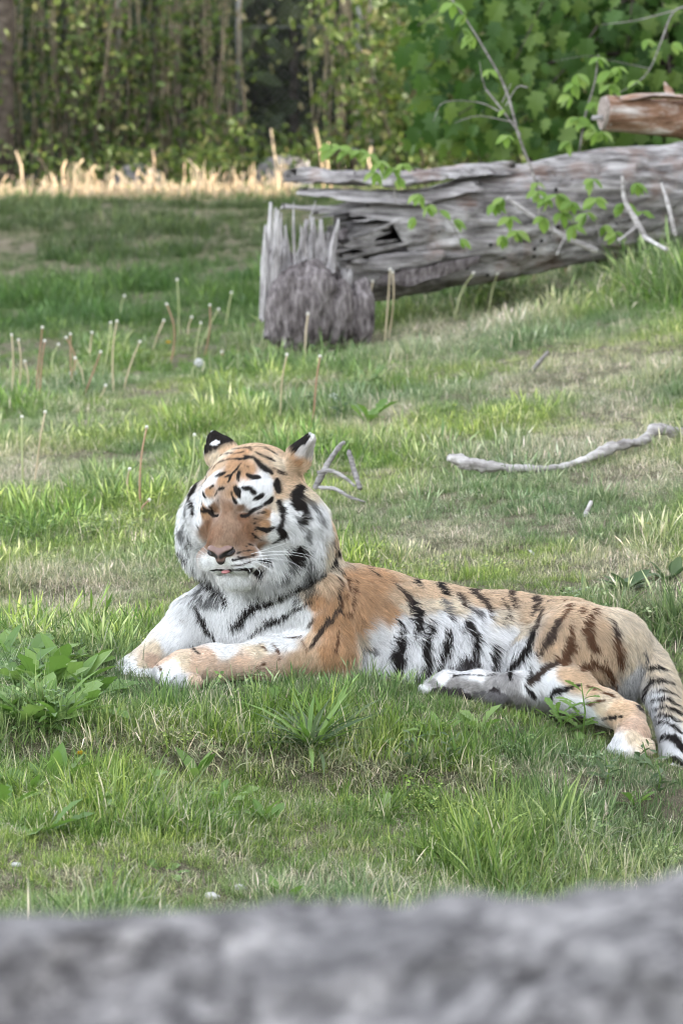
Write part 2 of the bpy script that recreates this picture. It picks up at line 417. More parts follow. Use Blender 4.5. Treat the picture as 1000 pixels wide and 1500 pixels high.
# --- coat: markings and some painted shade measured on the near side, carried on the surface in three dimensions
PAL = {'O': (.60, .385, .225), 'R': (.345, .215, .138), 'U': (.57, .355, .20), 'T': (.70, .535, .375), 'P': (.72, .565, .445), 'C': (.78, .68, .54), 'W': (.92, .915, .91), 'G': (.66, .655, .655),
       'r': (.385, .262, .180), 'q': (.30, .165, .095), 'g': (.52, .50, .49), 'K': (.022, .017, .015), 'B': (.17, .085, .045), 'D': (.085, .058, .045), 'S': (.20, .19, .19), 'F': (.36, .34, .33), 'N': (.06, .05, .05)}
BASE = [(330,700,'O'),(345,722,'O'),(305,722,'O'),(334,772,'r'),(328,788,'r'),(340,756,'r'),(306,772,'q'),(364,778,'q'),(358,760,'q'),(308,788,'q'),(335,745,'R'),(320,782,'R'),(352,790,'R'),(374,770,'R'),(378,800,'R'),(300,778,'R'),(315,745,'R'),(350,742,'R'),(390,752,'U'),(385,770,'U'),(362,806,'R'),(300,750,'U'),
 (312,702,'W'),(303,711,'W'),(297,724,'W'),(306,735,'W'),(294,738,'W'),(378,705,'W'),(392,700,'W'),(384,722,'W'),(356,720,'W'),(372,722,'W'),(300,730,'W'),(290,715,'W'),(391,715,'W'),(360,728,'W'),(386,732,'W'),(362,738,'W'),(376,734,'W'),(352,734,'W'),(292,765,'W'),
 (350,668,'O'),(380,653,'T'),(418,662,'O'),(325,672,'C'),(408,681,'C'),(440,682,'T'),(345,685,'O'),(360,690,'O'),(318,685,'T'),(300,690,'T'),(380,672,'T'),
 (398,694,'T'),(422,704,'T'),(400,738,'C'),(440,714,'T'),(450,725,'C'),(425,690,'T'),(410,722,'T'),
 (397,758,'W'),(428,762,'W'),(460,750,'W'),(450,782,'W'),(458,797,'W'),(440,812,'W'),(412,828,'W'),(455,822,'W'),(440,838,'G'),(400,850,'G'),(372,868,'G'),(425,850,'G'),(420,745,'W'),(405,785,'W'),(400,770,'W'),(462,772,'W'),  # G points below the jaw: jaw shade painted into the coat
 (470,735,'T'),(479,762,'T'),(483,785,'T'),(485,804,'T'),(476,738,'T'),(487,760,'T'),(493,790,'T'),(482,835,'C'),(472,720,'T'),(474,806,'C'),(465,850,'C'),(490,815,'C'),
 (310,826,'W'),(350,832,'W'),(382,820,'W'),(345,856,'W'),(395,805,'W'),(330,830,'W'),(365,826,'W'),
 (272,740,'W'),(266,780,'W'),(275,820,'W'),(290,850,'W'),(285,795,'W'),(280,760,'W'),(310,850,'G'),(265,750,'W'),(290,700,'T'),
 (306,660,'T'),(325,655,'T'),(312,668,'C'),(462,665,'G'),(455,690,'T'),(440,672,'O'),(466,650,'G'),(460,700,'C'),
 (300,890,'W'),(330,900,'W'),(360,900,'W'),(400,900,'W'),(430,880,'W'),(450,858,'C'),(410,930,'W'),(380,940,'W'),(268,872,'C'),(280,880,'W'),(350,870,'W'),(445,900,'W'),(447,925,'W'),(425,905,'W'),(340,930,'W'),(300,920,'W'),
 (250,930,'W'),(228,950,'C'),(240,945,'W'),(262,940,'W'),(280,945,'W'),(195,976,'W'),(222,968,'P'),(240,966,'P'),(208,972,'C'),(178,982,'W'),(210,985,'W'),(225,985,'G'),(260,905,'W'),
 (330,953,'W'),(300,966,'P'),(350,972,'P'),(400,972,'P'),(420,940,'W'),(380,950,'C'),(435,968,'T'),(452,962,'T'),(250,982,'W'),(285,974,'P'),(240,990,'W'),(265,995,'G'),(285,997,'P'),(360,985,'P'),(330,985,'P'),(270,970,'C'),(400,945,'W'),
 (463,880,'U'),(470,915,'U'),(480,955,'U'),(455,935,'T'),(500,870,'O'),(520,850,'O'),(540,890,'O'),(505,920,'U'),(500,945,'O'),(470,860,'T'),(530,910,'O'),(480,850,'T'),(545,860,'O'),(492,900,'U'),
 (560,850,'O'),(600,862,'T'),(572,898,'O'),(600,888,'C'),(640,872,'T'),(690,872,'T'),(740,880,'T'),(780,902,'T'),(840,902,'T'),(880,922,'T'),(860,950,'T'),(900,960,'T'),(925,940,'C'),(715,885,'T'),(660,860,'T'),(620,858,'T'),(585,875,'T'),(810,880,'T'),(765,875,'T'),(820,930,'T'),(800,950,'T'),(880,980,'T'),(905,920,'C'),(915,965,'C'),(640,885,'C'),
 (550,930,'W'),(538,962,'W'),(600,930,'W'),(620,960,'W'),(650,910,'W'),(690,920,'W'),(700,960,'W'),(740,930,'W'),(760,950,'W'),(525,945,'C'),(575,965,'W'),(560,985,'W'),(665,890,'C'),(710,905,'W'),(735,910,'C'),(770,965,'W'),(750,975,'W'),(640,940,'W'),(590,915,'W'),(680,985,'G'),(655,975,'W'),(765,930,'C'),(600,985,'W'),
 (650,996,'W'),(660,1003,'F'),(690,1004,'F'),(720,1004,'g'),(700,991,'W'),(745,1006,'g'),(640,1006,'F'),(775,1012,'W'),(640,1016,'S'),(665,1018,'S'),(700,1020,'F'),(725,1024,'S'),(750,1024,'F'),(620,1010,'W'),(765,1026,'F'),
 (785,990,'W'),(800,1000,'W'),(830,990,'T'),(862,1010,'T'),(880,1030,'C'),(900,1040,'T'),(890,1065,'W'),(930,1062,'P'),(910,1095,'W'),(930,1085,'C'),(845,1035,'W'),(860,1045,'W'),(815,1015,'W'),(850,1000,'T'),(945,1075,'P'),(895,1095,'W'),
 (925,1000,'G'),(930,985,'G'),(940,960,'C'),(965,985,'C'),(955,1030,'W'),(975,1100,'W'),(990,1010,'C'),(950,1050,'W'),(985,1040,'C'),(970,1060,'W'),(975,1125,'W')]
CR = {'A': (270, 620, 5), 'B': (240, 730, 5), 'C': (380, 650, 6.25), 'D': (150, 840, 5), 'E': (340, 820, 4.545), 'F': (500, 810, 5), 'G': (660, 840, 5), 'H': (820, 860, 5.172), 'Z': (0, 0, 1), 'Q': (220, 600, 3.125)}
STR = """
AK 210 350 14 240 310 18 290 280 18 350 265 16 420 265 26 480 255 24
AK 225 392 14 262 380 34 300 365 20
AK 185 480 12 210 460 16
AK 140 510 18 152 540 22
AK 240 490 16 275 480 22 300 470 12
AK 225 530 13 240 512 14
AK 405 360 26 395 390 22 398 420 14
AK 375 472 24 390 500 42 405 540 22
AK 345 510 15 360 550 19 378 580 18
AK 412 298 14 380 345 16 345 385 19 325 428 14
AK 306 392 18 335 385 16
AK 460 375 22 500 395 42 540 395 36
AK 430 470 20 458 480 34
AK 475 470 22 500 500 32 520 515 20
AK 505 560 10 545 540 32 575 525 22
AK 590 543 9
AK 608 585 28 630 560 36 642 545 20
AK 555 608 12 582 598 16
AK 500 245 14 540 290 38 590 335 46 635 360 32
AD 655 335 12 700 365 26 735 380 18
AK 680 430 46 680 470 62 690 500 38
AK 270 240 14 310 230 17 355 224 14
AK 350 198 16 400 190 20 470 186 18 492 202 16
AK 370 228 14 430 214 17
AK 500 176 15 570 182 20 640 210 22 680 235 15
AK 520 216 17 560 236 20 620 265 24 650 278 14
AK 440 242 18 480 252 28 520 262 16
AK 440 310 12 470 322 13
AK 95 430 46 80 490 44 75 550 30 70 620 30 75 680 26
AD 150 430 8 135 480 8
AK 115 630 12 135 645 20 160 655 10
AK 185 612 8 205 630 12 200 655 8
BK 690 85 10 720 52 18 775 20 34
BD 400 20 8 405 30 8
BK 670 150 8 715 157 12
BK 665 180 12
BK 668 225 10 674 238 12
BK 650 258 12 672 282 18
BK 690 292 10 712 306 8
BK 622 340 14 655 346 16
BD 602 352 12
BK 540 400 11 580 390 12 640 380 12
BD 548 430 10
BK 692 108 14 735 102 16
BK 500 455 10 580 440 14 660 415 12
BD 500 498 8 590 480 12 660 455 10
BK 680 215 10 720 225 28 760 232 34 810 215 14
BK 842 30 36 866 100 38 866 170 32 848 228 48 872 262 46 842 300 28 792 330 12
BK 690 455 14 735 457 28 780 460 16
BK 575 520 12 630 530 34 690 540 46
BK 352 526 16 400 522 24 470 528 24 560 520 22 640 520 30
BN 365 110 8 355 90 10
BS 185 160 14 212 180 14
BK 205 245 12 222 285 24 240 320 28
BS 150 480 20 165 520 26 182 555 18
BK 230 600 18 290 630 28 340 670 36 400 715 38
BK 425 710 18 440 750 28 462 795 26
BK 256 205 18 266 225 12
BK 288 130 12
BK 275 88 14 298 98 14
BG 400 555 40 500 560 40
BG 680 620 60 590 690 40
CK 375 395 50 345 440 90 330 500 110 330 560 100
CK 395 560 60 405 620 56 395 690 52 352 750 20
CK 345 920 50 300 970 80 272 1010 44
CS 485 735 14 520 790 16
CD 520 495 10 545 540 14
CB 555 570 12 590 615 10
CB 590 650 12 620 670 10
CB 610 770 10 650 745 12
CD 605 860 10 680 835 12
CD 590 930 14 690 900 18
CD 560 990 18 690 950 22
CK 695 1005 40 640 1080 50 560 1150 56 460 1220 52 400 1265 46 320 1310 42 200 1368 34
CS 520 1120 30 440 1160 30 350 1240 30
EK 240 250 34 170 300 34 100 360 32 40 420 32 0 450 22
ES 420 130 30 360 190 24
EK 530 285 10 450 325 17 370 370 22 290 405 32 220 430 24 160 475 12 110 520 7
ED 690 350 18 650 400 28 600 465 28 560 530 24 520 585 14
ED 690 110 18 710 170 22 700 230 22 720 290 22 710 330 22 730 360 12
EB 775 130 18 770 180 24 740 240 20 720 300 18
EB 825 150 12 820 220 18 810 290 20 780 360 16 740 360 12
EK 700 50 16 730 95 18 750 105 12
EB 710 440 12 705 520 14 690 610 14
ED 510 450 10 540 400 12
EB 270 560 9 300 600 11 315 660 9
EB 450 520 7 480 570 8 495 600 7
ED 300 510 7 360 520 11 430 520 16 470 510 7
EB 180 560 6 220 600 8
EB 210 690 10 160 720 10 230 725 8
DD 615 150 10 650 210 14
DK 670 240 18 705 300 30 750 390 34 800 450 24 840 495 20
DK 640 535 12 670 560 18 705 590 14
DB 530 325 8 590 355 8
DB 400 665 10 430 705 10
DD 432 738 9 412 800 12
DD 530 768 9 490 822 12
DD 612 758 8 600 805 11
DD 200 690 7 222 748 9
DD 300 690 7 292 742 9
DS 130 690 6 120 730 8
FD 40 75 8 80 105 13 120 145 7
FK 195 115 16 240 155 20 290 195 9
FD 370 210 9 420 260 22 480 320 36 530 390 46
FK 530 390 46 560 460 54 570 520 46 560 590 36 550 650 20
FK 510 175 16 550 215 28 590 265 12
FK 690 210 30 735 260 42 770 300 32 800 330 12
FK 410 490 12 430 530 26 450 590 36 430 690 64 420 770 64 420 860 54 345 955 46
FK 665 510 18 660 570 40 635 640 46 620 720 46 635 800 46 610 880 40
FK 780 580 22 785 640 46 760 720 50 730 790 36 700 860 34
FS 110 730 16 180 715 30 270 740 26
FS 730 340 26 770 390 22 800 480 26 820 520 16
FD 850 310 26 880 350 32 910 400 26
FS 930 480 20 920 560 36 890 600 20
FS 880 860 70 800 860 50
FK 560 900 30 600 930 26
GD 120 90 18 170 140 38 220 190 42 270 240 34 300 310 26 310 360 12
GD 50 155 18 80 190 36 100 240 30
GS 150 260 22 200 300 42 220 345 26
GD 430 140 26 455 185 32 475 260 22
GD 380 200 14 415 260 28 425 320 26 395 400 16
GD 610 150 40 635 200 42 620 270 32 605 330 14
GD 670 250 14 665 310 32 640 370 40 605 450 40
GK 605 450 40 575 540 46 530 620 46 470 670 42 435 740 26 435 780 14
GD 740 175 26 725 220 12
GB 825 205 20 800 260 10
GB 880 240 26 840 300 30 790 360 36
GD 790 360 36 750 440 46 700 510 46 650 580 26 620 620 10
GB 890 540 50 830 620 46 760 660 40
GD 760 660 40 690 700 46 620 760 46 570 800 40
GK 590 700 12 575 740 18 560 790 18
GK 730 910 26 760 870 34 830 855 32 900 830 22 950 820 12
GK 120 340 20 150 420 38 170 510 48 168 600 44
GK 90 400 12 95 460 14
GK 320 540 20 310 600 44 300 680 38
GK 20 752 10 120 745 10 250 750 8 330 745 6
GN 320 880 70 330 930 60
GN 100 640 60 180 660 40
GK 545 830 14 585 880 30 600 905 30
GS 60 690 50 10 700 40
HB 270 180 18 230 240 34 205 320 50 215 390 50 270 470 34
HD 390 270 24 410 350 42 410 430 50
HB 410 430 50 440 520 42 460 600 26
HB 90 300 18 80 390 36 50 500 50 30 590 40
HB 180 160 14 150 210 18
HB 150 640 34 230 580 40 330 590 40 370 660 34 400 740 30
HB 250 700 24 310 700 20
HS 620 480 20 640 560 26 600 640 20
HN 690 740 24 640 830 40 600 920 44
HK 660 625 18 740 615 32 800 640 20
HK 680 725 24 760 710 32 850 735 24
HK 690 800 14 790 790 22 890 830 20
HK 690 865 16 800 852 24 900 915 22
HK 695 940 20 780 912 24 870 942 24 931 984 24
HK 705 990 18 790 972 22 900 1028 22
HK 712 1046 20 780 1022 24 860 1060 22 925 1116 22
HK 780 1140 34 850 1140 46 900 1200 46 931 1250 46
HK 800 1330 46 860 1310 54 920 1350 46
HK 790 1440 56 880 1430 76 931 1440 60
HN 715 1210 34
HK 330 1000 16 400 990 20 470 980 16
HB 170 890 16 250 880 20 330 860 12
HB 210 755 18 300 790 18 400 830 16
QK 283 448 7 285 464 8
QK 545 412 12 520 430 9
ZK 262 722 10 259 740 9
ZK 272 800 9 280 812 8
ZD 264 762 5 268 776 6
ZK 493 806 10 484 824 14 466 840 15 446 852 14 424 863 13 404 872 12 386 884 11
ZS 300 846 8 312 858 9 328 868 9
ZK 430 818 10 440 806 12
ZD 474 722 4 480 734 5
ZD 480 745 4 487 756 5
ZD 484 772 5 492 766 5
ZD 482 790 5 493 783 6
ZN 634 1017 11 655 1019 12 690 1023 12
ZN 640 1012 8 652 1012 9
ZN 662 1013 9 672 1014 9
ZS 700 1021 16 740 1027 16
"""  # BG strokes under the chin and dark lines between toes are painted shade
S_pts = []                                                  # per stroke: points, normals, radii, colour
S_all = []
for ln in STR.strip().splitlines():
    t = ln.split(); ox, oy, sc = CR[t[0][0]]; v = np.array(list(map(float, t[1:]))).reshape(-1, 3)
    px = np.stack([ox + v[:, 0] / sc, oy + v[:, 1] / sc, v[:, 2] / sc], 1)
    if len(px) > 1:
        L = np.linalg.norm(np.diff(px[:, :2], axis=0), axis=1).sum(); px = spline(px, max(3, int(L / 2.0) + 1))
    P, N, Rr = [], [], []
    for x, y, wd in px:
        h, nn = thit(x, y)
        if h is None: continue
        if P and np.linalg.norm(h - P[-1]) > 0.08: pass
        P.append(h); N.append(nn); Rr.append((0.76 if t[0][0] in 'EFGHD' else 0.64) * wd * h[1] / FPX)
    if P: S_all.append((np.array(P), np.array(N), np.array(Rr), np.array(PAL[t[0][1]])))
for sx in (-1, 1):                                          # dark rims of the closed eyes
    e_ = [H(sx * x_, y_, z_) for x_, y_, z_ in ((.032, .13, .000), (.044, .13, .004), (.058, .125, .010), (.072, .118, .016), (.086, .11, .022))]
    P_, N_, R_ = [], [], []
    for q_, r_ in zip(spline(e_, 26), np.interp(np.linspace(0, 1, 26), [0, .3, 1], [.0056, .0064, .0022])):
        f_ = TBVH.find_nearest(Vector(q_)); P_.append(np.array(f_[0])); N_.append(np.array(f_[1])); R_.append(r_)
    S_all.append((np.array(P_), np.array(N_), np.array(R_), np.array(PAL['K'])))
# the hidden cheek and the far flank carry the same kind of bars, mirrored across the body
_bp, _bc, _bn = [], [], []
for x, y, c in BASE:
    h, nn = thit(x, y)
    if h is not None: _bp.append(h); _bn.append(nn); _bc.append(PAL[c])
for (x, y, dyy), c in {(560, 900, .45): 'O', (650, 900, .45): 'T', (760, 920, .45): 'T', (860, 930, .42): 'T', (560, 990, .40): 'W', (700, 1000, .4): 'W', (430, 800, .30): 'T', (400, 720, .22): 'O', (460, 920, .40): 'O'}.items():
    p = T(x, y, dyy); q = TBVH.find_nearest(Vector(p)); _bp.append(np.array(q[0])); _bn.append(np.array(q[1])); _bc.append(PAL[c])
_bp, _bc, _bn = np.array(_bp), np.array(_bc), np.array(_bn)
_far = []
for P, N, Rr, c in S_all:
    m = (P[:, 0] > -0.02) & (P[:, 0] < 0.62) & (P[:, 1] > 8.8) & (P[:, 2] > 0.02)
    if m.sum() > 3:
        q = P[m].copy(); q[:, 1] = 2 * 9.13 - q[:, 1]
        r = [TBVH.find_nearest(Vector(v)) for v in q]
        _far.append((np.array([np.array(a[0]) for a in r]), np.array([np.array(a[1]) for a in r]), Rr[m], c))
    l = (P - HO) @ HM
    m = (np.linalg.norm(P - HO, axis=1) < .24) & (l[:, 0] > .075)
    if m.sum() > 2:
        l = l[m]; l[:, 0] *= -1; q = HO + l @ HM.T
        r = [TBVH.find_nearest(Vector(v)) for v in q]
        r2 = [(np.array(a[0]), np.array(a[1]), w_) for a, w_ in zip(r, Rr[m]) if a[1].y > -0.15]
        if r2: _far.append((np.array([a[0] for a in r2]), np.array([a[1] for a in r2]), np.array([a[2] for a in r2]), c))
S_all += _far
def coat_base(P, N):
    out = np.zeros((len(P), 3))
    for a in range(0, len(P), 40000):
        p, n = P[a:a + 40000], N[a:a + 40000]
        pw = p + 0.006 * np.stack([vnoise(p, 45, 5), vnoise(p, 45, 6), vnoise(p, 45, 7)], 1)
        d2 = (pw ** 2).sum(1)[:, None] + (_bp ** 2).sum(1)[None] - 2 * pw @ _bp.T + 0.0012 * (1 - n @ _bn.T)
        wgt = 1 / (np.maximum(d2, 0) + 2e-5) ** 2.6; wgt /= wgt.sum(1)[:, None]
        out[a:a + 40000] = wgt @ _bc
    for b, M, L in EARS:
        q = (P - b) @ M; u = q[:, 2] / L
        m = (np.abs(q[:, 0]) < .05) & (np.abs(q[:, 1]) < .045) & (u > .30) & (u < 1.2)
        back = q[:, 1] < .003 + .003 * vnoise(P, 90, 3)
        spot = (np.hypot(q[:, 0] - .010, (u - .60) * L * 1.6) < .010 + .004 * vnoise(P, 150, 4)) | (u > .98)
        kk = sstep(.30, .48, u + .06 * vnoise(P, 120, 8))[:, None]
        cb = np.where(spot[:, None], np.array(PAL['W']), np.array(PAL['K'])); cb = np.where(back[:, None], cb, np.array((.66, .63, .60)))
        out = np.where(m[:, None], out * (1 - kk) + cb * kk, out)
    return out * (1 + 0.10 * vnoise(P, 60, 21) + 0.07 * vnoise(P, 17, 22))[:, None]
def coat_marks(P, N, out, soft=0.0018):
    out = out.copy(); far_ = sstep(.18, .28, np.linalg.norm(P - HO, axis=1)); ns = (.0016 + .0016 * far_) * vnoise(P, 150, 9) + .0020 * far_ * vnoise(P, 420, 10)
    for P2, N2, R2, c in S_all:
        m = R2.max() + 0.006; idx = np.where(((P > P2.min(0) - m) & (P < P2.max(0) + m)).all(1))[0]
        if not len(idx): continue
        d = np.linalg.norm(P[idx][:, None] - P2[None], axis=-1) - R2[None]
        d = np.where(N[idx] @ N2.T > -0.1, d, 1.0).min(1) + ns[idx]
        f = (1 - sstep(-soft, soft, d))[:, None]
        out[idx] = out[idx] * (1 - f) + c * f
    return np.clip(out, 0.01, 0.94)
def coat(P, N, soft=0.0022): return coat_marks(P, N, coat_base(P, N), soft)
# --- grooming: lay of the fur, its length (mm) and how far it stands off
GRM = [(335,770,0,-1,5,.2),(318,790,-.3,-.9,5,.2),(345,720,.1,-1,7,.2),(345,695,.1,-1,9,.22),(380,655,.5,-.8,13,.28),(330,668,-.4,-.9,13,.28),(415,665,.7,-.5,16,.3),(430,690,.9,-.2,18,.3),
 (300,730,-.5,-.8,8,.2),(378,712,.5,-.8,8,.2),(395,735,.9,-.3,10,.22),(365,822,1,.2,7,.2),(312,825,-.8,.4,7,.2),(385,790,1,.3,8,.2),(400,765,1,.25,12,.22),(420,745,1,.1,16,.25),
 (276,725,-1,.1,22,.45),(268,750,-1,.5,29,.42),(262,785,-.8,.8,32,.40),(268,815,-.6,.9,34,.42),(280,838,-.4,.95,34,.42),(300,855,-.2,1,34,.4),(285,710,-.8,-.2,24,.4),
 (430,775,.8,.6,28,.32),(455,760,.9,.4,30,.35),(462,800,.6,.8,40,.35),(440,830,.4,.95,42,.35),(405,845,.25,1,38,.35),(475,740,.8,.6,32,.35),(375,865,.2,1,30,.35),
 (345,855,.1,1,15,.35),(330,850,-.1,1,13,.3),(350,890,.05,1,28,.3),(400,900,-.25,1,22,.25),(300,900,-.1,1,20,.25),(440,890,-.4,.9,18,.25),(430,930,-.8,.6,13,.2),
 (380,960,-1,.12,10,.2),(310,968,-1,.1,9,.2),(250,985,-1,.3,7,.2),(265,996,-.5,.9,7,.2),(240,930,-.6,.8,12,.22),(195,980,-1,.3,8,.2),
 (465,890,.1,1,16,.22),(478,945,-.1,1,14,.22),(505,880,.5,.9,20,.25),(520,850,1,.4,20,.25),(510,930,.6,.8,24,.28),
 (560,860,1,.25,24,.3),(640,870,1,.3,25,.3),(720,885,1,.4,27,.32),(800,900,1,.5,28,.33),(860,920,.8,.7,30,.36),(900,930,.6,.9,30,.36),
 (550,930,.8,.4,42,.4),(545,965,.5,.8,44,.4),(600,930,.4,.9,40,.38),(650,920,.35,.95,42,.42),(700,930,.35,.9,46,.45),(690,970,.2,1,34,.4),(740,930,.7,.7,44,.4),(620,965,.3,1,40,.4),(760,955,.5,.8,36,.35),
 (840,950,.7,.7,24,.3),(890,970,.4,.9,24,.3),(800,985,.8,.5,16,.25),(850,1015,.9,.4,12,.22),(900,1045,.9,.4,10,.2),(920,1080,0,1,9,.25),(690,1000,-1,.05,9,.2),(640,1000,-1,.15,8,.2),(660,1018,-.3,1,5,.3),(740,1025,-.3,1,12,.3),
 (930,990,.2,1,28,.35),(955,975,.5,.85,24,.3),(970,1020,.35,.95,22,.32),(982,1070,.2,1,20,.32),(988,1110,0,1,18,.35),(985,1135,-.1,1,18,.35),
 (485,790,.35,.95,30,.3),(478,830,.1,1,32,.32),(470,700,.4,.9,20,.3),(492,760,.4,.9,26,.3),(308,650,-.1,-1,8,.25),(320,645,.4,-.9,8,.25),(460,660,.3,-1,10,.25),(448,668,-.1,-1,9,.25),(452,695,.5,.4,22,.5)]
_gp, _gd, _gl = [], [], []
for x, y, dx, dyv, L, lf in GRM:
    h, nn = thit(x, y)
    if h is None: h = np.array(TBVH.find_nearest(Vector(T(x, y, 0.0)))[0])
    _gp.append(h); _gd.append((_R * dx - _U * dyv) / math.hypot(dx, dyv)); _gl.append((L * .001, lf))
_gp, _gd, _gl = np.array(_gp), np.array(_gd), np.array(_gl)
def groom(P):
    d2 = ((P[:, None] - _gp[None]) ** 2).sum(-1); wgt = 1 / (d2 + 2e-4) ** 1.8; wgt /= wgt.sum(1)[:, None]
    return wgt @ _gd, wgt @ _gl
# --- skin mesh
m = NT('tiger_skin'); a = m.n('ShaderNodeAttribute', attribute_name='coat'); m.base(a.outputs['Color']); m.rough(.8, .15); SKIN = m.m
tiger = empty('tiger', (0.15, 8.95, float(gz(.15, 8.95))))
tag(tiger, 'orange, white and black striped tiger lying in the grass with its eyes closed', 'tiger')
LOC = np.array(tiger.location)
body = mesh_np('body', TV - LOC, TQ, SKIN, tiger)
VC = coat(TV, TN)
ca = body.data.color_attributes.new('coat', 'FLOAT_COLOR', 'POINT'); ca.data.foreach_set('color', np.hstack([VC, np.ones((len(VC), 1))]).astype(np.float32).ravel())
# --- fur: real strands rooted on the skin
def make_fur(nh):
    tri = np.concatenate([TQ[:, [0, 1, 2]], TQ[:, [0, 2, 3]]])
    ar = 0.5 * np.linalg.norm(np.cross(TV[tri[:, 1]] - TV[tri[:, 0]], TV[tri[:, 2]] - TV[tri[:, 0]]), axis=1)
    cn = TN[tri].mean(1); cc = TV[tri].mean(1)
    wgt = ar * np.where(cn[:, 1] > .45, .30, 1.0) * np.where((cn[:, 2] < -.6), .35, 1.0)
    hd = np.linalg.norm(cc - H(0, .06, -.02), axis=1); wgt *= 1 + 2.4 * (hd < .17) * (cn[:, 1] < .4)
    t = RNG.choice(len(tri), nh, p=wgt / wgt.sum()); u, v = RNG.random(nh), RNG.random(nh); f = u + v > 1; u[f], v[f] = 1 - u[f], 1 - v[f]
    B = np.stack([1 - u - v, u, v], 1)[..., None]
    P = (TV[tri[t]] * B).sum(1); N = (TN[tri[t]] * B).sum(1); N /= np.linalg.norm(N, axis=1)[:, None]
    vd, vl = np.zeros((len(TV), 3)), np.zeros((len(TV), 2))
    for a in range(0, len(TV), 40000): vd[a:a + 40000], vl[a:a + 40000] = groom(TV[a:a + 40000])
    Dr = (vd[tri[t]] * B).sum(1); LL = (vl[tri[t]] * B).sum(1); L, lf = LL[:, 0], LL[:, 1]
    # clumps: neighbours share a sway
    sw = np.stack([vnoise(P, 55, 31), vnoise(P, 55, 32), vnoise(P, 55, 33)], 1) + .6 * np.stack([vnoise(P, 130, 34), vnoise(P, 130, 35), vnoise(P, 130, 36)], 1)
    amp = sstep(.008, .03, L)[:, None]
    dn = np.clip((Dr * N).sum(1), 0, 1)                                  # fur that points off the surface stands away from it
    Dr = Dr - N * (Dr * N).sum(1)[:, None]; Dr /= np.linalg.norm(Dr, axis=1)[:, None] + 1e-9
    Dr = Dr + sw * (.28 + .62 * amp) + RNG.normal(0, .16, (nh, 3)); Dr -= N * (Dr * N).sum(1)[:, None]; Dr /= np.linalg.norm(Dr, axis=1)[:, None] + 1e-9
    L = L * RNG.uniform(.55, 1.25, nh) * (1 + .18 * vnoise(P, 30, 37))
    # no fur on the nose leather and the pads
    hl = (P - HO) @ HM
    L = np.where((np.abs(hl[:, 0]) < .026) & (hl[:, 1] > .176) & (hl[:, 2] > -.108) & (hl[:, 2] < -.062), .0015, L)
    lf = np.minimum(lf * RNG.uniform(.6, 1.5, nh) + .6 * dn * sstep(.018, .034, L), .95)
    s = np.array([0, .33, .67, 1.0])
    up = lf[:, None] * (s * (1.25 - .55 * s))[None]; along = np.sqrt(np.maximum(1 - lf[:, None] ** 2 * .6, .2)) * s[None]
    pts = P[:, None] + N[:, None] * (L[:, None] * up)[..., None] + Dr[:, None] * (L[:, None] * along)[..., None]
    pts[..., 2] -= (L[:, None] * .22 * s[None] ** 2) * amp
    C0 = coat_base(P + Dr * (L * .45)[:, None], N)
    C0 *= (1 + .16 * vnoise(P * np.array([1, 1, .5]), 190, 81))[:, None]
    fur_j = np.clip((L - .008) / .03, 0, 1)[:, None]                 # long fur frays the edge of a bar
    jit = RNG.normal(0, 1, (nh, 3)) * (.0008 + .0022 * fur_j)
    Pm = P + Dr * (L * .40)[:, None] + jit; Pt = P + Dr * (L * (.92 - .35 * fur_j[:, 0]))[:, None] + jit
    lg = np.where(L > .016)[0]                                       # long strands hang over hollows: look up where they end
    for i_ in lg: Pm[i_] = TBVH.find_nearest(Vector(.5 * (pts[i_, 1] + pts[i_, 2])))[0]
    Pm[lg] += jit[lg]; Pt[lg] = Pm[lg]
    gain = RNG.uniform(.72, 1.18, nh)[:, None]
    hl0 = (P - HO) @ HM; ruff = (np.abs(hl0[:, 0]) > .06) & (hl0[:, 1] < .06) & (hl0[:, 2] < .03) & (hl0[:, 2] > -.24) & (np.linalg.norm(hl0, axis=1) < .27) & (L > .02)
    dk_ = ruff & (vnoise(P * np.array([1, 1, .45]), 50, 71) > .30); C0[dk_] *= .30                     # dark streaks painted as shade in the ruff's furrows
    Ca = coat_marks(Pm, N, C0, .0012) * gain; Cb = coat_marks(Pt, N, C0, .0012) * gain
    root_shade = 1 - .45 * sstep(.012, .035, L)[:, None]                       # shade painted into the roots of long strands, with some underfur grey
    C = np.stack([Ca * root_shade, Ca * (.4 + .6 * root_shade), (Ca + Cb) / 2, Cb], 1)
    hc = bpy.data.hair_curves.new('fur'); hc.add_curves([4] * nh)
    hc.attributes['position'].data.foreach_set('vector', (pts - LOC).astype(np.float32).ravel())
    wd = np.where(L < .012, .00042, np.where(L < .025, .00050, .00058)) * RNG.uniform(.8, 1.2, nh)
    ra = hc.attributes.get('radius') or hc.attributes.new('radius', 'FLOAT', 'POINT')
    ra.data.foreach_set('value', (wd[:, None] * np.array([1, .95, .7, .15])).astype(np.float32).ravel())
    cc_ = hc.attributes.new('coat', 'FLOAT_COLOR', 'POINT'); cc_.data.foreach_set('color', np.concatenate([np.clip(C, 0, .95), np.ones((nh, 4, 1))], -1).astype(np.float32).ravel())
    m = NT('tiger_fur'); a = m.n('ShaderNodeAttribute', attribute_name='coat'); m.base(a.outputs['Color']); m.rough(.55, .25)
    tr = m.n('ShaderNodeBsdfTranslucent'); ms = m.n('ShaderNodeMixShader'); ms.inputs[0].default_value = .32
    m.l(a.outputs['Color'], tr.inputs[0]); m.l(m.b.outputs[0], ms.inputs[1]); m.l(tr.outputs[0], ms.inputs[2]); m.l(ms.outputs[0], m.out.inputs[0])
    hc.materials.append(m.m)
    o = mesh_obj('fur', hc, tiger); return o
if not globals().get('CLAY'): make_fur(420000)

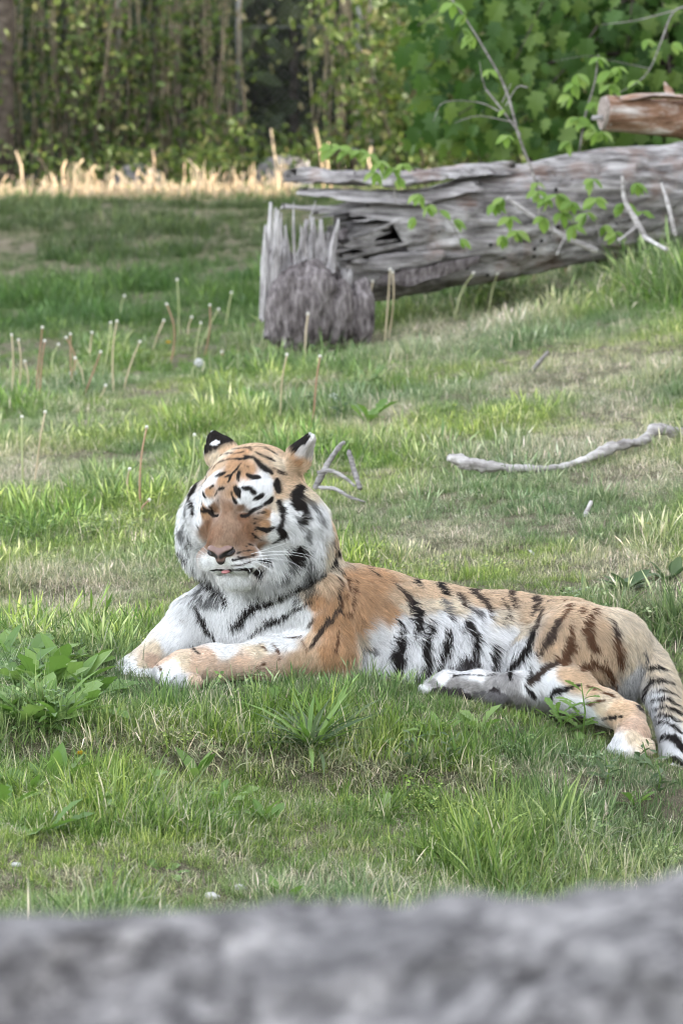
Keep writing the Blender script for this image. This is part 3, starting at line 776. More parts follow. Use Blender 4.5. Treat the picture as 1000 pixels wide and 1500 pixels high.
# nose leather with its nostrils
nf = Field(np.minimum(H(-.045, .15, -.12), H(.045, .24, -.03)) - .03, np.maximum(H(-.045, .15, -.12), H(.045, .24, -.03)) + .03, .0022)
for sx in (-1, 1): nf.ell(H(sx * .018, .194, -.074), (.0185, .017, .0150), HM, .008)
nf.ell(H(0, .199, -.086), (.013, .014, .022), HM, .008); nf.ell(H(0, .184, -.066), (.024, .018, .012), HM, .01)
NOS = [[H(sx * .008, .216, -.086), H(sx * .020, .209, -.081), H(sx * .035, .192, -.070)] for sx in (-1, 1)]
for a in NOS:
    q = HM @ np.array([0, .0035, 0]); nf.cone(a[0] + q, a[1] + q, .0035, .0055, .004, True); nf.cone(a[1] + q, a[2] + q, .0055, .003, .004, True)
nv, nq = nf.skin(); nv = relax(nv, nq, 2, .4)
m = NT('nose_leather'); a = m.n('ShaderNodeAttribute', attribute_name='skin'); m.base(a.outputs['Color']); m.rough(.45, .4); m.bump(m.noise(420, 3, .6, m.coord()), .35, .002)
nose = mesh_np('nose', nv - LOC, nq, m.m, tiger); tag(nose, 'pinkish brown nose leather with dark nostrils')
dn = np.min([np.linalg.norm(nv - (q0 + (q1 - q0) * t), axis=1) for a in NOS for q0, q1 in zip(a[:-1], a[1:]) for t in np.linspace(0, 1, 7)], axis=0)
k = sstep(.0055, .011, dn)[:, None]; nc = (1 - k) * np.array([.012, .010, .010]) + k * np.array([.20, .125, .105])
low = sstep(-.094, -.102, ((nv - HO) @ HM)[:, 2])[:, None]; nc = nc * (1 - low) + low * np.array([.02, .016, .015])
ca = nose.data.color_attributes.new('skin', 'FLOAT_COLOR', 'POINT'); ca.data.foreach_set('color', np.hstack([nc, np.ones((len(nc), 1))]).astype(np.float32).ravel())
# tip of the tongue between the lips
m = NT('tongue_flesh'); m.base((.42, .18, .18)); m.rough(.4, .4)
tf = Field(H(0, .185, -.13) - .03, H(0, .185, -.13) + .03, .002); tf.ell(H(.004, .184, -.128), (.011, .012, .004), HM, .004)
v, q = tf.skin(); mesh_np('tongue', v - LOC, q, m.m, tiger)
# whiskers
m = NT('whisker_hair'); m.base((.85, .85, .85)); m.rough(.4, .4)
WH = [[(366, 812), (405, 800), (430, 790), (440, 778)], [(372, 815), (420, 812), (455, 818)], [(375, 818), (415, 820), (438, 830), (442, 842)], [(378, 822), (400, 828), (402, 848), (384, 860)],
      [(370, 822), (392, 832), (400, 846)], [(362, 824), (378, 834), (382, 846)], [(374, 810), (412, 808), (446, 812), (470, 822)], [(366, 818), (396, 822), (410, 836)],
      [(300, 812), (284, 800), (272, 792)], [(302, 816), (280, 808), (266, 806)], [(300, 820), (284, 818), (270, 824)], [(356, 826), (366, 836), (366, 846)],
      [(308, 812), (290, 792), (282, 776)], [(376, 824), (410, 842), (420, 856)]]
wp = []
for k, pl in enumerate(WH):
    h, nn = thit(*pl[0])
    if h is None: continue
    n = len(pl); pts = [h + 0 * nn]
    for j, (x, y) in enumerate(pl[1:]): pts.append(at(x, y, h[1] - .012 - .02 * (j + 1) / n))
    wp.append(spline(pts, 10))
hc = bpy.data.hair_curves.new('whisker'); hc.add_curves([10] * len(wp))
hc.attributes['position'].data.foreach_set('vector', (np.array(wp) - LOC).astype(np.float32).ravel())
ra = hc.attributes.get('radius') or hc.attributes.new('radius', 'FLOAT', 'POINT')
ra.data.foreach_set('value', np.tile(np.linspace(.0005, .00015, 10), len(wp)).astype(np.float32))
hc.materials.append(m.m); mesh_obj('whiskers', hc, tiger)
# ------------------------------------------------------------------ rock in the foreground, logs, sticks
def wood_mat(name, dark, mid, lite, scale=(1, 1, 1), grain=26, holes=False, rust=0.0, bumpd=.012, axis=(.10, 1, 1)):
    m = NT(name); c = m.coord('Object', scale)
    g = m.coord('Object', tuple(a * b for a, b in zip(scale, axis)))
    n1 = m.noise(grain, 7, .68, g); n2 = m.noise(3.5, 5, .6, c); n3 = m.noise(110, 3, .6, g)
    col = m.ramp(n1, [(.30, dark), (.47, mid), (.66, lite)])
    blot = m.ramp(n2, [(.35, (.50, .47, .46)), (.62, (1.12, 1.1, 1.1))]); col = m.mix(.85, col, blot, 'MULTIPLY')
    if rust:
        n4 = m.noise(5.0, 4, .6, c); f = m.ramp(n4, [(.54, (0, 0, 0)), (.66, (rust, rust, rust))]); col = m.mix(f, col, (.22, .085, .035))
    h = m.n('ShaderNodeMath', operation='ADD'); m.l(n1, h.inputs[0]); m.l(n3, h.inputs[1]); hh = h.outputs[0]
    if holes:
        vo = m.n('ShaderNodeTexVoronoi'); vo.inputs['Scale'].default_value = 15; m.l(c, vo.inputs['Vector'])
        n5 = m.noise(2.6, 2, .5, c); rr = m.ramp(n5, [(.45, (0, 0, 0)), (.56, (.17, .17, .17))])
        lt = m.n('ShaderNodeMath', operation='LESS_THAN'); m.l(vo.outputs['Distance'], lt.inputs[0]); m.l(rr, lt.inputs[1])
        col = m.mix(lt.outputs[0], col, (.012, .011, .010))
    m.base(col); m.rough(.9, .15); m.bump(hh, .9, bumpd); return m.m
GREY_WOOD = wood_mat('weathered_grey_wood', (.045, .040, .038), (.27, .256, .25), (.58, .562, .55), holes=True, rust=.28)
PALE_WOOD = wood_mat('pale_split_wood', (.10, .090, .085), (.38, .36, .36), (.64, .62, .61))
PALE_WOOD_V = wood_mat('pale_upright_splinter_wood', (.12, .11, .105), (.44, .42, .42), (.72, .70, .69), grain=60, axis=(1, 1, .08))
STUMP_WOOD = wood_mat('crumbling_stump_wood', (.035, .030, .032), (.20, .175, .175), (.44, .40, .40), grain=46, axis=(1, 1, .22), bumpd=.025)
DRIFT = wood_mat('bleached_branch_wood', (.15, .13, .12), (.42, .40, .385), (.66, .64, .62), grain=40, bumpd=.004)
DEADGREY = wood_mat('dead_grey_stick_wood', (.10, .09, .085), (.30, .285, .28), (.52, .50, .49), grain=70, bumpd=.006)
TWIG = wood_mat('grey_twig_bark', (.10, .09, .085), (.26, .24, .23), (.42, .40, .38), grain=60, bumpd=.002)
RED_LOG = wood_mat('red_rotten_log_wood', (.08, .040, .025), (.34, .20, .13), (.74, .69, .64), grain=18, rust=1.0)
BARK_DK = wood_mat('forest_bark', (.03, .026, .022), (.075, .062, .05), (.15, .13, .11), grain=12)

def rock():
    # rough crest between the viewer and the meadow; only its top edge is in view
    nx, nt_ = 120, 60; xs = np.linspace(-1.5, 1.5, nx); V = []
    for t in np.linspace(0, 1, nt_):
        a = -0.35 + t * (math.pi + .7); y = 2.3 - .40 * math.cos(a); z = .315 + .62 * math.sin(a)
        for x in xs: V.append((x, y, z))
    V = np.array(V)
    edge = np.interp(V[:, 0], [-1.5, -.20, -.13, -.06, 0.0, .06, .12, .20, 1.5], [.0, .026, .024, .018, .020, .032, .044, .056, .06])
    q_ = fbm(V, 6, 3, 5) * 2.2; V[:, 2] += edge + .012 * (np.floor(q_) + sstep(.55, 1, q_ - np.floor(q_))) / 1.6 + .004 * fbm(V, 24, 3, 8)
    q_ = fbm(V + 3.3, 5, 3, 25) * 2.2; V[:, 1] += .05 * (np.floor(q_) + sstep(.6, 1, q_ - np.floor(q_))) / 2 + .03 * fbm(V, 4, 3, 15) + .012 * fbm(V, 20, 3, 18)
    low = V[:, 2] < .35; V[low, 2] -= 1.2
    F = []
    for j in range(nt_ - 1):
        for i in range(nx - 1): F.append((j * nx + i, j * nx + i + 1, (j + 1) * nx + i + 1, (j + 1) * nx + i))
    m = NT('mottled_grey_rock'); c = m.geo()
    n1 = m.noise(52, 5, .62, c); n2 = m.noise(13, 4, .6, c); n3 = m.noise(75, 3, .6, c)
    col = m.ramp(n1, [(.30, (.07, .067, .068)), (.44, (.165, .158, .16)), (.58, (.24, .231, .231)), (.72, (.36, .347, .34))])
    col = m.mix(.8, col, m.ramp(n2, [(.36, (.55, .54, .55)), (.62, (1.3, 1.28, 1.26))]), 'MULTIPLY')
    n4 = m.noise(6, 6, .75, m.geo((1, 1, 2.2))); ab = m.n('ShaderNodeMath', operation='SUBTRACT'); m.l(n4, ab.inputs[0]); ab.inputs[1].default_value = .5; a2 = m.n('ShaderNodeMath', operation='ABSOLUTE'); m.l(ab.outputs[0], a2.inputs[0])
    col = m.mix(m.ramp(a2.outputs[0], [(.004, (.9, .9, .9)), (.030, (0, 0, 0))]), col, (.05, .046, .048))
    m.base(col); m.rough(.9, .2); m.bump(n1, 1, .02)
    V2 = V.copy(); o = mesh_np('boulder', V2 - np.array([0, 2.3, 0]), F, m.m); o.location = (0, 2.3, 0)
    tag(o, 'long grey boulder blurred across the bottom foreground', 'boulder'); return o
BOULDER = rock()

LOGY = 19.0
def rough_log(name, P, R, parent, mat, nseg=90, nring=56, rough=.10, seed=0, squash=1.0, ragged=0.0, cracks=.05):
    C = spline(P, nseg); Rr = np.interp(np.linspace(0, 1, nseg), np.linspace(0, 1, len(R)), R)
    V, F = tube_vf(C, Rr, nring); cc = np.repeat(C, nring, 0); rel = V - cc; rad = np.linalg.norm(rel, axis=1)[:, None]
    ax = C[-1] - C[0]; ax /= np.linalg.norm(ax); Vs = V.copy(); Vs -= np.outer(Vs @ ax, ax) * .70         # features run along the grain
    d = rough * fbm(Vs, 6, 4, seed) + cracks * np.minimum(0, fbm(Vs, 26, 3, seed + 7) + .1) + .05 * fbm(V, 3, 3, seed + 3) - .9 * cracks * sstep(.25, .55, np.abs(vnoise(Vs, 15, seed + 11))) * (vnoise(V, 5, seed + 13) > -.1)
    V = cc + rel * (1 + d)[:, None]
    if ragged:
        ang = np.tile(np.arange(nring), nseg); n = vnoise(np.stack([np.cos(ang * 2 * math.pi / nring), np.sin(ang * 2 * math.pi / nring), np.zeros(len(ang))], 1), 3.2, seed) + .6 * _hash(ang, ang * 0, ang * 0, seed)
        t = np.repeat(np.linspace(0, 1, nseg), nring); V -= np.outer(ragged * n * (1 - t) ** 6, ax)
    return mesh_np(name, V - np.array(parent.location), F, mat, parent)
def slab(name, P, W, Tk, parent, mat, seed=0, n=40, k=10, up=(0, 0, 1), jag=.35, bend=.0):
    """split plank or bark plate: follows P, width W, thickness Tk, ragged at both ends"""
    C = spline(P, n); t = np.gradient(C, axis=0); t /= np.linalg.norm(t, axis=1)[:, None]
    up = np.array(up, float); s = np.cross(t, up); s /= np.linalg.norm(s, axis=1)[:, None]; u = np.cross(s, t)
    Wd = np.interp(np.linspace(0, 1, n), np.linspace(0, 1, len(W)), W); V = []
    for side in (1, -1):
        for i in range(n):
            for j in range(k):
                a = j / (k - 1) - .5
                e = (1 - abs(2 * a) ** 4)
                p = C[i] + s[i] * Wd[i] * a * (1 + jag * .5 * vnoise(np.array([i * .35, 3.1 * (a > 0), seed]), 1, seed)) + u[i] * (side * Tk * .5 * e + bend * (.25 - a * a))
                V.append(p)
    V = np.array(V); Vs = V - np.outer(V @ t[n // 2], t[n // 2]) * .85
    V += u[n // 2] * (Tk * .45 * fbm(Vs, 30, 4, seed))[:, None]
    endj = np.array([vnoise(np.array([j * .9, side, seed + .5]), 1, seed + 4) for side in (0, 1) for i in range(n) for j in range(k)])
    tt = np.tile(np.repeat(np.linspace(-1, 1, n), k), 2); L = np.linalg.norm(C[-1] - C[0]); V += np.outer(endj * .06 * L * np.sign(tt) * np.abs(tt) ** 8, t[n // 2])
    F = []; o = n * k
    for i in range(n - 1):
        for j in range(k - 1):
            a = i * k + j; F.append((a, a + 1, a + k + 1, a + k)); F.append((o + a, o + a + k, o + a + k + 1, o + a + 1))
    for i in range(n - 1):
        for j in (0, k - 1):
            a = i * k + j; F.append((a, a + k, o + a + k, o + a))
    for j in range(k - 1):
        for i in (0, n - 1):
            a = i * k + j; F.append((a, a + 1, o + a + 1, o + a))
    return mesh_np(name, V - np.array(parent.location), F, mat, parent)
def fallen_log():
    b = at(720, 400, LOGY); root = empty('fallen_log', b); tag(root, 'huge weathered grey fallen log lying behind the broken stump', 'log')
    trunk = rough_log('trunk', [at(520, 372, LOGY - .15), at(620, 350, LOGY), at(760, 322, LOGY + .1), at(900, 296, LOGY + .2), at(1030, 285, LOGY + .3), at(1180, 275, LOGY + .45)], [.25, .285, .285, .29, .28, .27], root, GREY_WOOD, 240, 120, .085, 3, ragged=.22, cracks=.07)
    # splintered plates standing off the top left end
    slab('bark_plate', [at(428, 263, LOGY - .22), at(520, 268, LOGY - .22), at(600, 266, LOGY - .18), at(680, 258, LOGY - .1), at(745, 250, LOGY)], [.09, .20, .24, .20, .06], .050, root, GREY_WOOD, 3, 60, 12, bend=.12)
    slab('bark_plate', [at(440, 281, LOGY - .26), at(520, 286, LOGY - .27), at(610, 288, LOGY - .22), at(700, 274, LOGY - .15)], [.05, .13, .15, .08], .030, root, PALE_WOOD, 9, 44, 8, up=(0, -.5, 1))
    slab('splinter', [at(415, 302, LOGY - .30), at(470, 306, LOGY - .28), at(540, 300, LOGY - .2)], [.02, .05, .05], .025, root, PALE_WOOD, 21, 20, 6)
    slab('splinter', [at(506, 380, LOGY - .33), at(570, 384, LOGY - .36), at(650, 372, LOGY - .34)], [.05, .10, .05], .03, root, GREY_WOOD, 25, 24, 7, up=(0, -1, .3))
    slab('splinter', [at(520, 410, LOGY - .28), at(600, 405, LOGY - .34), at(700, 380, LOGY - .30)], [.04, .09, .04], .03, root, STUMP_WOOD, 27, 24, 7, up=(0, -1, .1))
    rough_log('rotten_core', [at(490, 385, LOGY - .10), at(540, 372, LOGY - .08), at(640, 352, LOGY)], [.13, .19, .20], root, STUMP_WOOD, 60, 60, .22, 53, ragged=.10, cracks=.15)
    return root
fallen_log()
def stump():
    y0 = 18.35; b = at(455, 470, y0); root = empty('tree_stump', b); tag(root, 'broken grey stump with jagged splinters at the end of the huge log', 'stump')
    n, k = 60, 26; V = []; F = []
    for j in range(k):
        t = j / (k - 1)
        for i in range(n):
            a = 2 * math.pi * i / n; r = .185 * (1 - .03 * t) + .02 * (1 - t) ** 3
            V.append((math.cos(a) * r, math.sin(a) * r * .8, t * .30 - .06))
    V = np.array(V); Vs = V * np.array([1, 1, .25]); dd = fbm(Vs, 11, 4, 41) * .17 + .10 * fbm(V, 26, 3, 45)
    top = np.clip((V[:, 2] + .06) / .30, 0, 1)
    V[:, :2] *= (1 + dd * (1 - .15 * top))[:, None]; V[:, 2] += top ** 2 * (.085 * fbm(np.stack([V[:, 0], V[:, 1], V[:, 0] * 0], 1), 9, 3, 49))
    F = [(j * n + i, j * n + (i + 1) % n, (j + 1) * n + (i + 1) % n, (j + 1) * n + i) for j in range(k - 1) for i in range(n)]
    c0 = len(V); V = np.vstack([V, [0, 0, .12]]); F += [((k - 1) * n + i, (k - 1) * n + (i + 1) % n, c0) for i in range(n)]
    mesh_np('base', V, F, STUMP_WOOD, root)
    def lump(c, r, seed):                                         # crumbled rotten wood, pitted all over
        n_, k_ = 44, 30; g = np.array([[math.cos(a_) * math.sin(b_), math.sin(a_) * math.sin(b_), math.cos(b_)] for b_ in np.linspace(.04, math.pi - .04, k_) for a_ in np.arange(n_) * 2 * math.pi / n_])
        g2 = np.sign(g) * np.abs(g) ** .8; V_ = g2 * np.array(r); d_ = .16 * fbm(V_ * np.array([1, 1, .55]) + seed, 13, 4, seed) - .20 * np.maximum(0, vnoise(V_ * np.array([1, 1, .5]) + seed, 34, seed + 3)) + .05 * fbm(V_, 70, 2, seed)
        V_ = V_ * (1 + d_)[:, None] + c - np.array(b); F_ = [(j * n_ + i, j * n_ + (i + 1) % n_, (j + 1) * n_ + (i + 1) % n_, (j + 1) * n_ + i) for j in range(k_ - 1) for i in range(n_)]
        mesh_np('rotten_heart', V_, F_, STUMP_WOOD, root)
    lump(at(447, 448, y0 - .25), (.150, .10, .215), 71); lump(at(492, 458, y0 - .20), (.085, .09, .17), 74); lump(at(530, 456, y0 - .16), (.060, .07, .16), 77); lump(at(412, 462, y0 - .22), (.075, .08, .16), 79)
    rs = np.random.default_rng(12)
    for q in [q_ for q_ in range(30) if abs(math.cos(math.pi * (-.08 + 1.16 * q_ / 29) + math.pi)) > .60]:   # broken outer wall of the stump, one split stave beside the other
        a_ = math.pi * (-.08 + 1.16 * q / 29) + math.pi; hx, hy = math.cos(a_) * .205, math.sin(a_) * .16; c_ = at(452, 470, y0)
        h_ = (.34 + .22 * (math.cos(a_) < -.55) * rs.uniform(.5, 1)) * rs.uniform(.62, 1.0) * (.42 if abs(math.cos(a_)) < .62 else 1)
        p0 = np.array([c_[0] + hx, y0 + hy, c_[2] - .08]); wd = rs.uniform(.030, .055)
        slab('stave', [p0, p0 + [rs.normal(0, .008), 0, h_ * .5], p0 + [rs.normal(0, .016), .01, h_]], [wd * 1.2, wd, wd * .3], wd * .6, root, PALE_WOOD_V if rs.random() < .6 else STUMP_WOOD, 200 + q, 12, 5, up=(math.cos(a_), math.sin(a_), .05), jag=.6)
    spl = [(384, 470, 389, 330, .030), (388, 452, 396, 302, .045), (396, 440, 404, 304, .028), (404, 420, 407, 308, .030), (414, 400, 412, 312, .020), (425, 395, 408, 318, .020), (432, 390, 430, 296, .013), (440, 392, 448, 322, .040), (456, 390, 458, 318, .050),
           (470, 395, 470, 322, .045), (484, 398, 496, 322, .030), (492, 392, 488, 350, .020), (436, 385, 462, 295, .010), (448, 388, 440, 330, .022), (478, 400, 480, 340, .022), (420, 430, 418, 330, .03)]
    for q, (x0, y0_, x1, y1, wd) in enumerate(spl):
        dy = -.20 + .30 * ((q * 37) % 10) / 10 * (1 if q > 3 else .6)
        a, c = at(x0, y0_, y0 + dy), at(x1, y1, y0 + dy + .03); mid = (a + c) / 2 + np.array([.008 * math.sin(q), 0, 0])
        slab('splinter', [a, mid, c], [wd * 1.5, wd * 1.25, wd * .35], wd * .55, root, PALE_WOOD_V, 60 + q, 14, 5, up=(.35 * math.sin(q * 1.7), -1, .05), jag=.5)
    return root
stump()
def broken_log():
    Y = 18.0; b = at(950, 195, Y); root = empty('broken_log', b); tag(root, 'shorter red brown rotting log with sawn end resting on top of the grey log', 'log')
    rough_log('trunk', [at(886, 166, Y), at(960, 172, Y + .05), at(1060, 180, Y + .15), at(1200, 186, Y + .3)], [.092, .098, .10, .10], root, RED_LOG, 70, 44, .12, 13, cracks=.09)
    m = NT('sawn_end_wood'); c = m.coord('Object'); n = m.noise(60, 4, .6, c); m.base(m.ramp(n, [(.3, (.20, .16, .14)), (.7, (.36, .31, .28))])); m.rough(.9, .1)
    P = at(886, 166, Y); ax = at(960, 172, Y + .05) - P; ax /= np.linalg.norm(ax)
    V, F = tube_vf([P - ax * .018, P + ax * .02], [.080, .086], 30, rough=.10, seed=4); mesh_np('sawn_end', V - np.array(b), F, m.m, root, smooth=False)
    slab('bark_plate', [at(905, 146, Y - .05), at(960, 140, Y - .02), at(1040, 146, Y + .05)], [.05, .10, .07], .02, root, RED_LOG, 31, 26, 8)
    slab('splinter', [at(985, 148, Y), at(978, 132, Y), at(972, 120, Y)], [.06, .035, .01], .015, root, RED_LOG, 33, 12, 5, up=(0, -1, 0))
    slab('splinter', [at(866, 174, Y - .03), at(884, 173, Y - .03)], [.03, .035], .02, root, PALE_WOOD, 35, 8, 5)
broken_log()
def branch(name, label, paths, mat, cat='branch', n=26, ring=8, rough=.12, seed=0, group=None):
    """paths: lists of (px, py, height above ground or None, y, radius)"""
    base = None; parts = []
    for pi, pth in enumerate(paths):
        P = np.array([at(px, py, y) for px, py, y, r in pth]); R = [r for *_, r in pth]
        C = spline(P, n) if len(P) > 2 else np.linspace(P[0], P[1], n)
        C[1:-1] += .35 * np.mean(R) * np.stack([vnoise(C[1:-1], 9, seed + q_) for q_ in range(3)], 1)
        Rr = np.interp(np.linspace(0, 1, n), np.linspace(0, 1, len(R)), R) * (1 + .16 * vnoise(C, 11, seed))
        Rr[0] *= .7; parts.append((C, Rr)); base = C[0] if base is None else base
    if len(parts) == 1:
        V, F = tube_vf(parts[0][0], parts[0][1], ring, rough=rough, seed=seed); o = mesh_np(name, V - base, F, mat); o.location = base
    else:
        o = empty(name, base)
        for i, (C, Rr) in enumerate(parts):
            V, F = tube_vf(C, Rr, ring, rough=rough, seed=seed + i); mesh_np('stem' if i == 0 else 'side_branch', V - base, F, mat, o)
    tag(o, label, cat, group); return o
def gy(px, py): return float(ground_hit(px, py)[1])
Y = gy(700, 690) - .36
branch('bleached_branch', 'thick bleached grey branch lying in the grass above the tiger\'s back', [[(655, 671, Y - .02, 0.0140), (675, 675, Y - .02, 0.0203), (700, 681, Y - .02, 0.0187), (745, 686, Y, 0.0133), (800, 688, Y + .02, 0.0101), (850, 677, Y + .08, 0.0117), (885, 658, Y + .14, 0.0187), (905, 652, Y + .16, 0.0156), (940, 645, Y + .25, 0.0172), (962, 630, Y + .32, 0.0218), (1000, 636, Y + .36, 0.0172), (1060, 632, Y + .45, 0.0156)]], DRIFT, n=140, ring=20, rough=.34, seed=3)
Y = gy(505, 735) - .2
branch('forked_stick', 'grey forked dead stick standing just behind the tiger\'s right-hand ear', [[(460, 716, Y, .010), (480, 680, Y, .011), (497, 656, Y, .009), (505, 648, Y, .006)], [(511, 660, Y + .08, .008), (518, 686, Y + .06, .010), (527, 716, Y, .009)], [(464, 692, Y - .05, .007), (485, 690, Y - .06, .007), (505, 700, Y - .07, .006), (520, 712, Y - .08, .004)], [(466, 714, Y - .08, .006), (490, 716, Y - .09, .006), (512, 728, Y - .1, .005), (536, 736, Y - .1, .002)]], DEADGREY, 'stick', seed=8, rough=.28)
Y = gy(785, 545)
branch('dead_twig', 'short grey twig leaning on the dry patch of the slope', [[(775, 550, Y, .009), (788, 532, Y, .010), (803, 514, Y, .007)]], TWIG, 'stick', seed=5)
Y = gy(560, 500) - .3
branch('dead_stick', 'long pale grey stick leaning diagonally against the huge log', [[(875, 368, 18.2, .016), (810, 338, 18.25, .014), (742, 290, 18.35, .011)], [(828, 348, 18.2, .009), (820, 362, 18.1, .006), (815, 374, 18.05, .004)]], DRIFT, 'stick', seed=9)
branch('dead_stick', 'pale knotty dead stick standing in the weeds at the right end of the huge log', [[(948, 352, 17.4, .013), (930, 322, 17.45, .016), (914, 292, 17.5, .012), (910, 258, 17.5, .007)], [(935, 330, 17.45, .009), (905, 352, 17.3, .007)], [(940, 345, 17.4, .009), (975, 366, 17.2, .010)]], DRIFT, 'stick', seed=11)
branch('dead_stick', 'thin pale stick at the far right edge in front of the huge log', [[(990, 345, 17.2, .012), (978, 300, 17.25, .010), (968, 268, 17.3, .007)]], DRIFT, 'stick', seed=12)
branch('dead_stick', 'thin grey stick stub above the bare soil by the right edge', [[(930, 1000, 9.5, .004), (900, 985, 9.5, .003)]], TWIG, 'stick', seed=14) if False else None
Y = gy(790, 815)
branch('straw_stem', 'pale straw stem lying in the grass above the tiger\'s hip', [[(775, 806, Y, .0035), (798, 826, Y - .05, .0030)]], DRIFT, 'stem', seed=15)
Y = gy(860, 755)
branch('straw_stem', 'short broken white stem right of the grey branch\'s middle', [[(866, 735, Y, .006), (855, 758, Y - .02, .007)]], DRIFT, 'stem', seed=16)
Y = gy(920, 858)
branch('straw_stem', 'curved pale stem lying on the bare soil behind the tiger\'s rump', [[(820, 880, Y - .1, .004), (838, 868, Y - .05, .005), (870, 862, Y, .004), (930, 868, Y, .003), (1005, 858, Y, .003)]], DRIFT, 'stem', seed=17)
Y = gy(960, 775)
branch('straw_stem', 'long straight pale stem at the right edge below the grey branch', [[(925, 780, Y, .0035), (1010, 784, Y, .003)]], DRIFT, 'stem', seed=18)
Y = gy(620, 500)
branch('dead_twig', 'dark thin twig lying across the slope right of the dandelions', [[(690, 520, Y + 1, .010), (745, 498, Y + 1.2, .009), (800, 492, Y + 1.4, .006)]], TWIG, 'stick', seed=19)
Y = gy(80, 1215)
branch('dry_stem', 'dry pale forked stem lying in the weeds at the lower left', [[(-10, 1206, Y, .002), (60, 1210, Y, .0022), (115, 1224, Y, .0014)], [(70, 1212, Y, .0016), (84, 1188, Y, .0010)]], DRIFT, 'stem', seed=20)
def pebble(label, px, py, r, col, group, seed):
    p = ground_hit(px, py); g = np.array([[math.cos(a) * math.sin(b), math.sin(a) * math.sin(b), math.cos(b)] for b in np.linspace(.05, math.pi - .05, 9) for a in np.arange(12) * math.pi / 6])
    r = r * .75; V = g * np.array([r * 1.25, r, r * .7]); V *= (1 + .25 * fbm(g, 1.6, 3, seed))[:, None]
    F = [(j * 12 + i, j * 12 + (i + 1) % 12, (j + 1) * 12 + (i + 1) % 12, (j + 1) * 12 + i) for j in range(8) for i in range(12)]
    F += [tuple(range(12))[::-1], tuple(8 * 12 + i for i in range(12))]
    m = bpy.data.materials.get('stone_' + group) or None
    if m is None:
        k = NT('stone_' + group); n = k.noise(60, 4, .6, k.coord()); k.base(k.ramp(n, [(.3, tuple(c * .7 for c in col)), (.7, col)])); k.rough(.85, .2); m = k.m
    o = mesh_np('stone', V, F, m); o.location = tuple(p + np.array([0, 0, r * .45])); tag(o, label, 'stone'); return o
pebble('larger white pebble at the bottom edge of the grass below the paws', 311, 1318, .017, (.55, .54, .51), 'white', 1)
pebble('white pebble near the grey boulder in the middle of the frame', 514, 1297, .009, (.55, .54, .51), 'white', 2)
pebble('pale pebble right beside the larger white pebble', 352, 1304, .013, (.55, .54, .51), 'white', 3)
pebble('reddish brown stone in the short grass below the tiger\'s belly', 787, 1250, .020, (.30, .20, .15), 'red', 4)
pebble('white scrap lying in the grass right of the tiger\'s head', 597, 760, .011, (.85, .85, .85), 'bright', 5)
pebble('white pebble at the lower left corner of the grass', 24, 1270, .011, (.55, .54, .51), 'white', 6)
for k, (px, py, r, lab) in enumerate([(415, 262, .26, 'rounded grey boulder beyond the log\'s splintered end'), (205, 262, .20, 'low grey boulder behind the middle of the sunlit stubble')]):
    p = at(px, py + 30, 36.8); r_ = r
    g = np.array([[math.cos(a) * math.sin(b), math.sin(a) * math.sin(b), math.cos(b)] for b in np.linspace(.05, math.pi - .05, 14) for a in np.arange(20) * math.pi / 10])
    V = g * np.array([r_ * 1.2, r_, r_ * .9]) * (1 + .18 * fbm(g, 1.4, 4, 90 + k))[:, None]
    F = [(j * 20 + i, j * 20 + (i + 1) % 20, (j + 1) * 20 + (i + 1) % 20, (j + 1) * 20 + i) for j in range(13) for i in range(20)]
    o = mesh_np('boulder', V, F, BOULDER.data.materials[0]); o.location = (p[0], 36.8, float(gz(p[0], 36.8)) + r_ * .35); tag(o, lab, 'boulder')
# ------------------------------------------------------------------ leaves
def leaf_mesh(name, outline, fold=.18, curl=.25, mat=None):
    """one leaf: outline points (x across, y along, tip at y = 1), creased along the midrib and curled"""
    o = np.array(outline, float); V = []; n = len(o)
    mid = [(0, y) for y in np.linspace(0, 1, n)]
    R_ = [(x, y) for x, y in o]; L_ = [(-x, y) for x, y in o]
    for (x, y) in mid + R_ + L_: V.append((x, y, fold * abs(x) - curl * y * y))
    F = []
    for i in range(n - 1):
        F.append((i, n + i, n + i + 1, i + 1)); F.append((i, i + 1, 2 * n + i + 1, 2 * n + i))
    me = bpy.data.meshes.new(name); me.from_pydata(V, [], F); me.update()
    if mat: me.materials.append(mat)
    return me
OVAL = [(0.02, 0), (.20, .2), (.27, .42), (.22, .66), (.11, .86), (0, 1)]
MAPLE = [(0.03, 0), (.34, .04), (.25, .20), (.52, .36), (.30, .47), (.40, .70), (.17, .68), (.10, .84), (0, 1)]
DANDE = [(.03, 0), (.05, .2), (.10, .32), (.06, .36), (.14, .5), (.09, .54), (.18, .68), (.12, .73), (.17, .84), (0, 1)]
STRAP = [(.035, 0), (.05, .25), (.055, .5), (.045, .75), (0, 1)]
PLANT = [(.03, 0), (.08, .2), (.17, .45), (.18, .62), (.11, .85), (0, 1)]
MAPLE_GREEN = leafy('maple_leaf_green', stops=[(0, (.030, .070, .016)), (.5, (.070, .135, .032)), (1, (.15, .22, .055))], transl=.35)
SPROUT_GREEN = leafy('sprout_leaf_green', stops=[(0, (.16, .27, .055)), (.5, (.22, .34, .08)), (1, (.28, .38, .11))], transl=.4)
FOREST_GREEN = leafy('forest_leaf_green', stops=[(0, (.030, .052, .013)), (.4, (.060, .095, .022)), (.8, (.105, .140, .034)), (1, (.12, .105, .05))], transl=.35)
FOREST_DARK = leafy('shaded_forest_green', stops=[(0, (.018, .030, .010)), (.6, (.035, .056, .016)), (1, (.06, .075, .024))], transl=.25)  # darker copy of the forest green, shade put into the colour
WEED_GREEN = leafy('weed_leaf_green', stops=[(0, (.11, .20, .045)), (.5, (.16, .27, .065)), (1, (.21, .31, .09))], transl=.35, spec=.4)
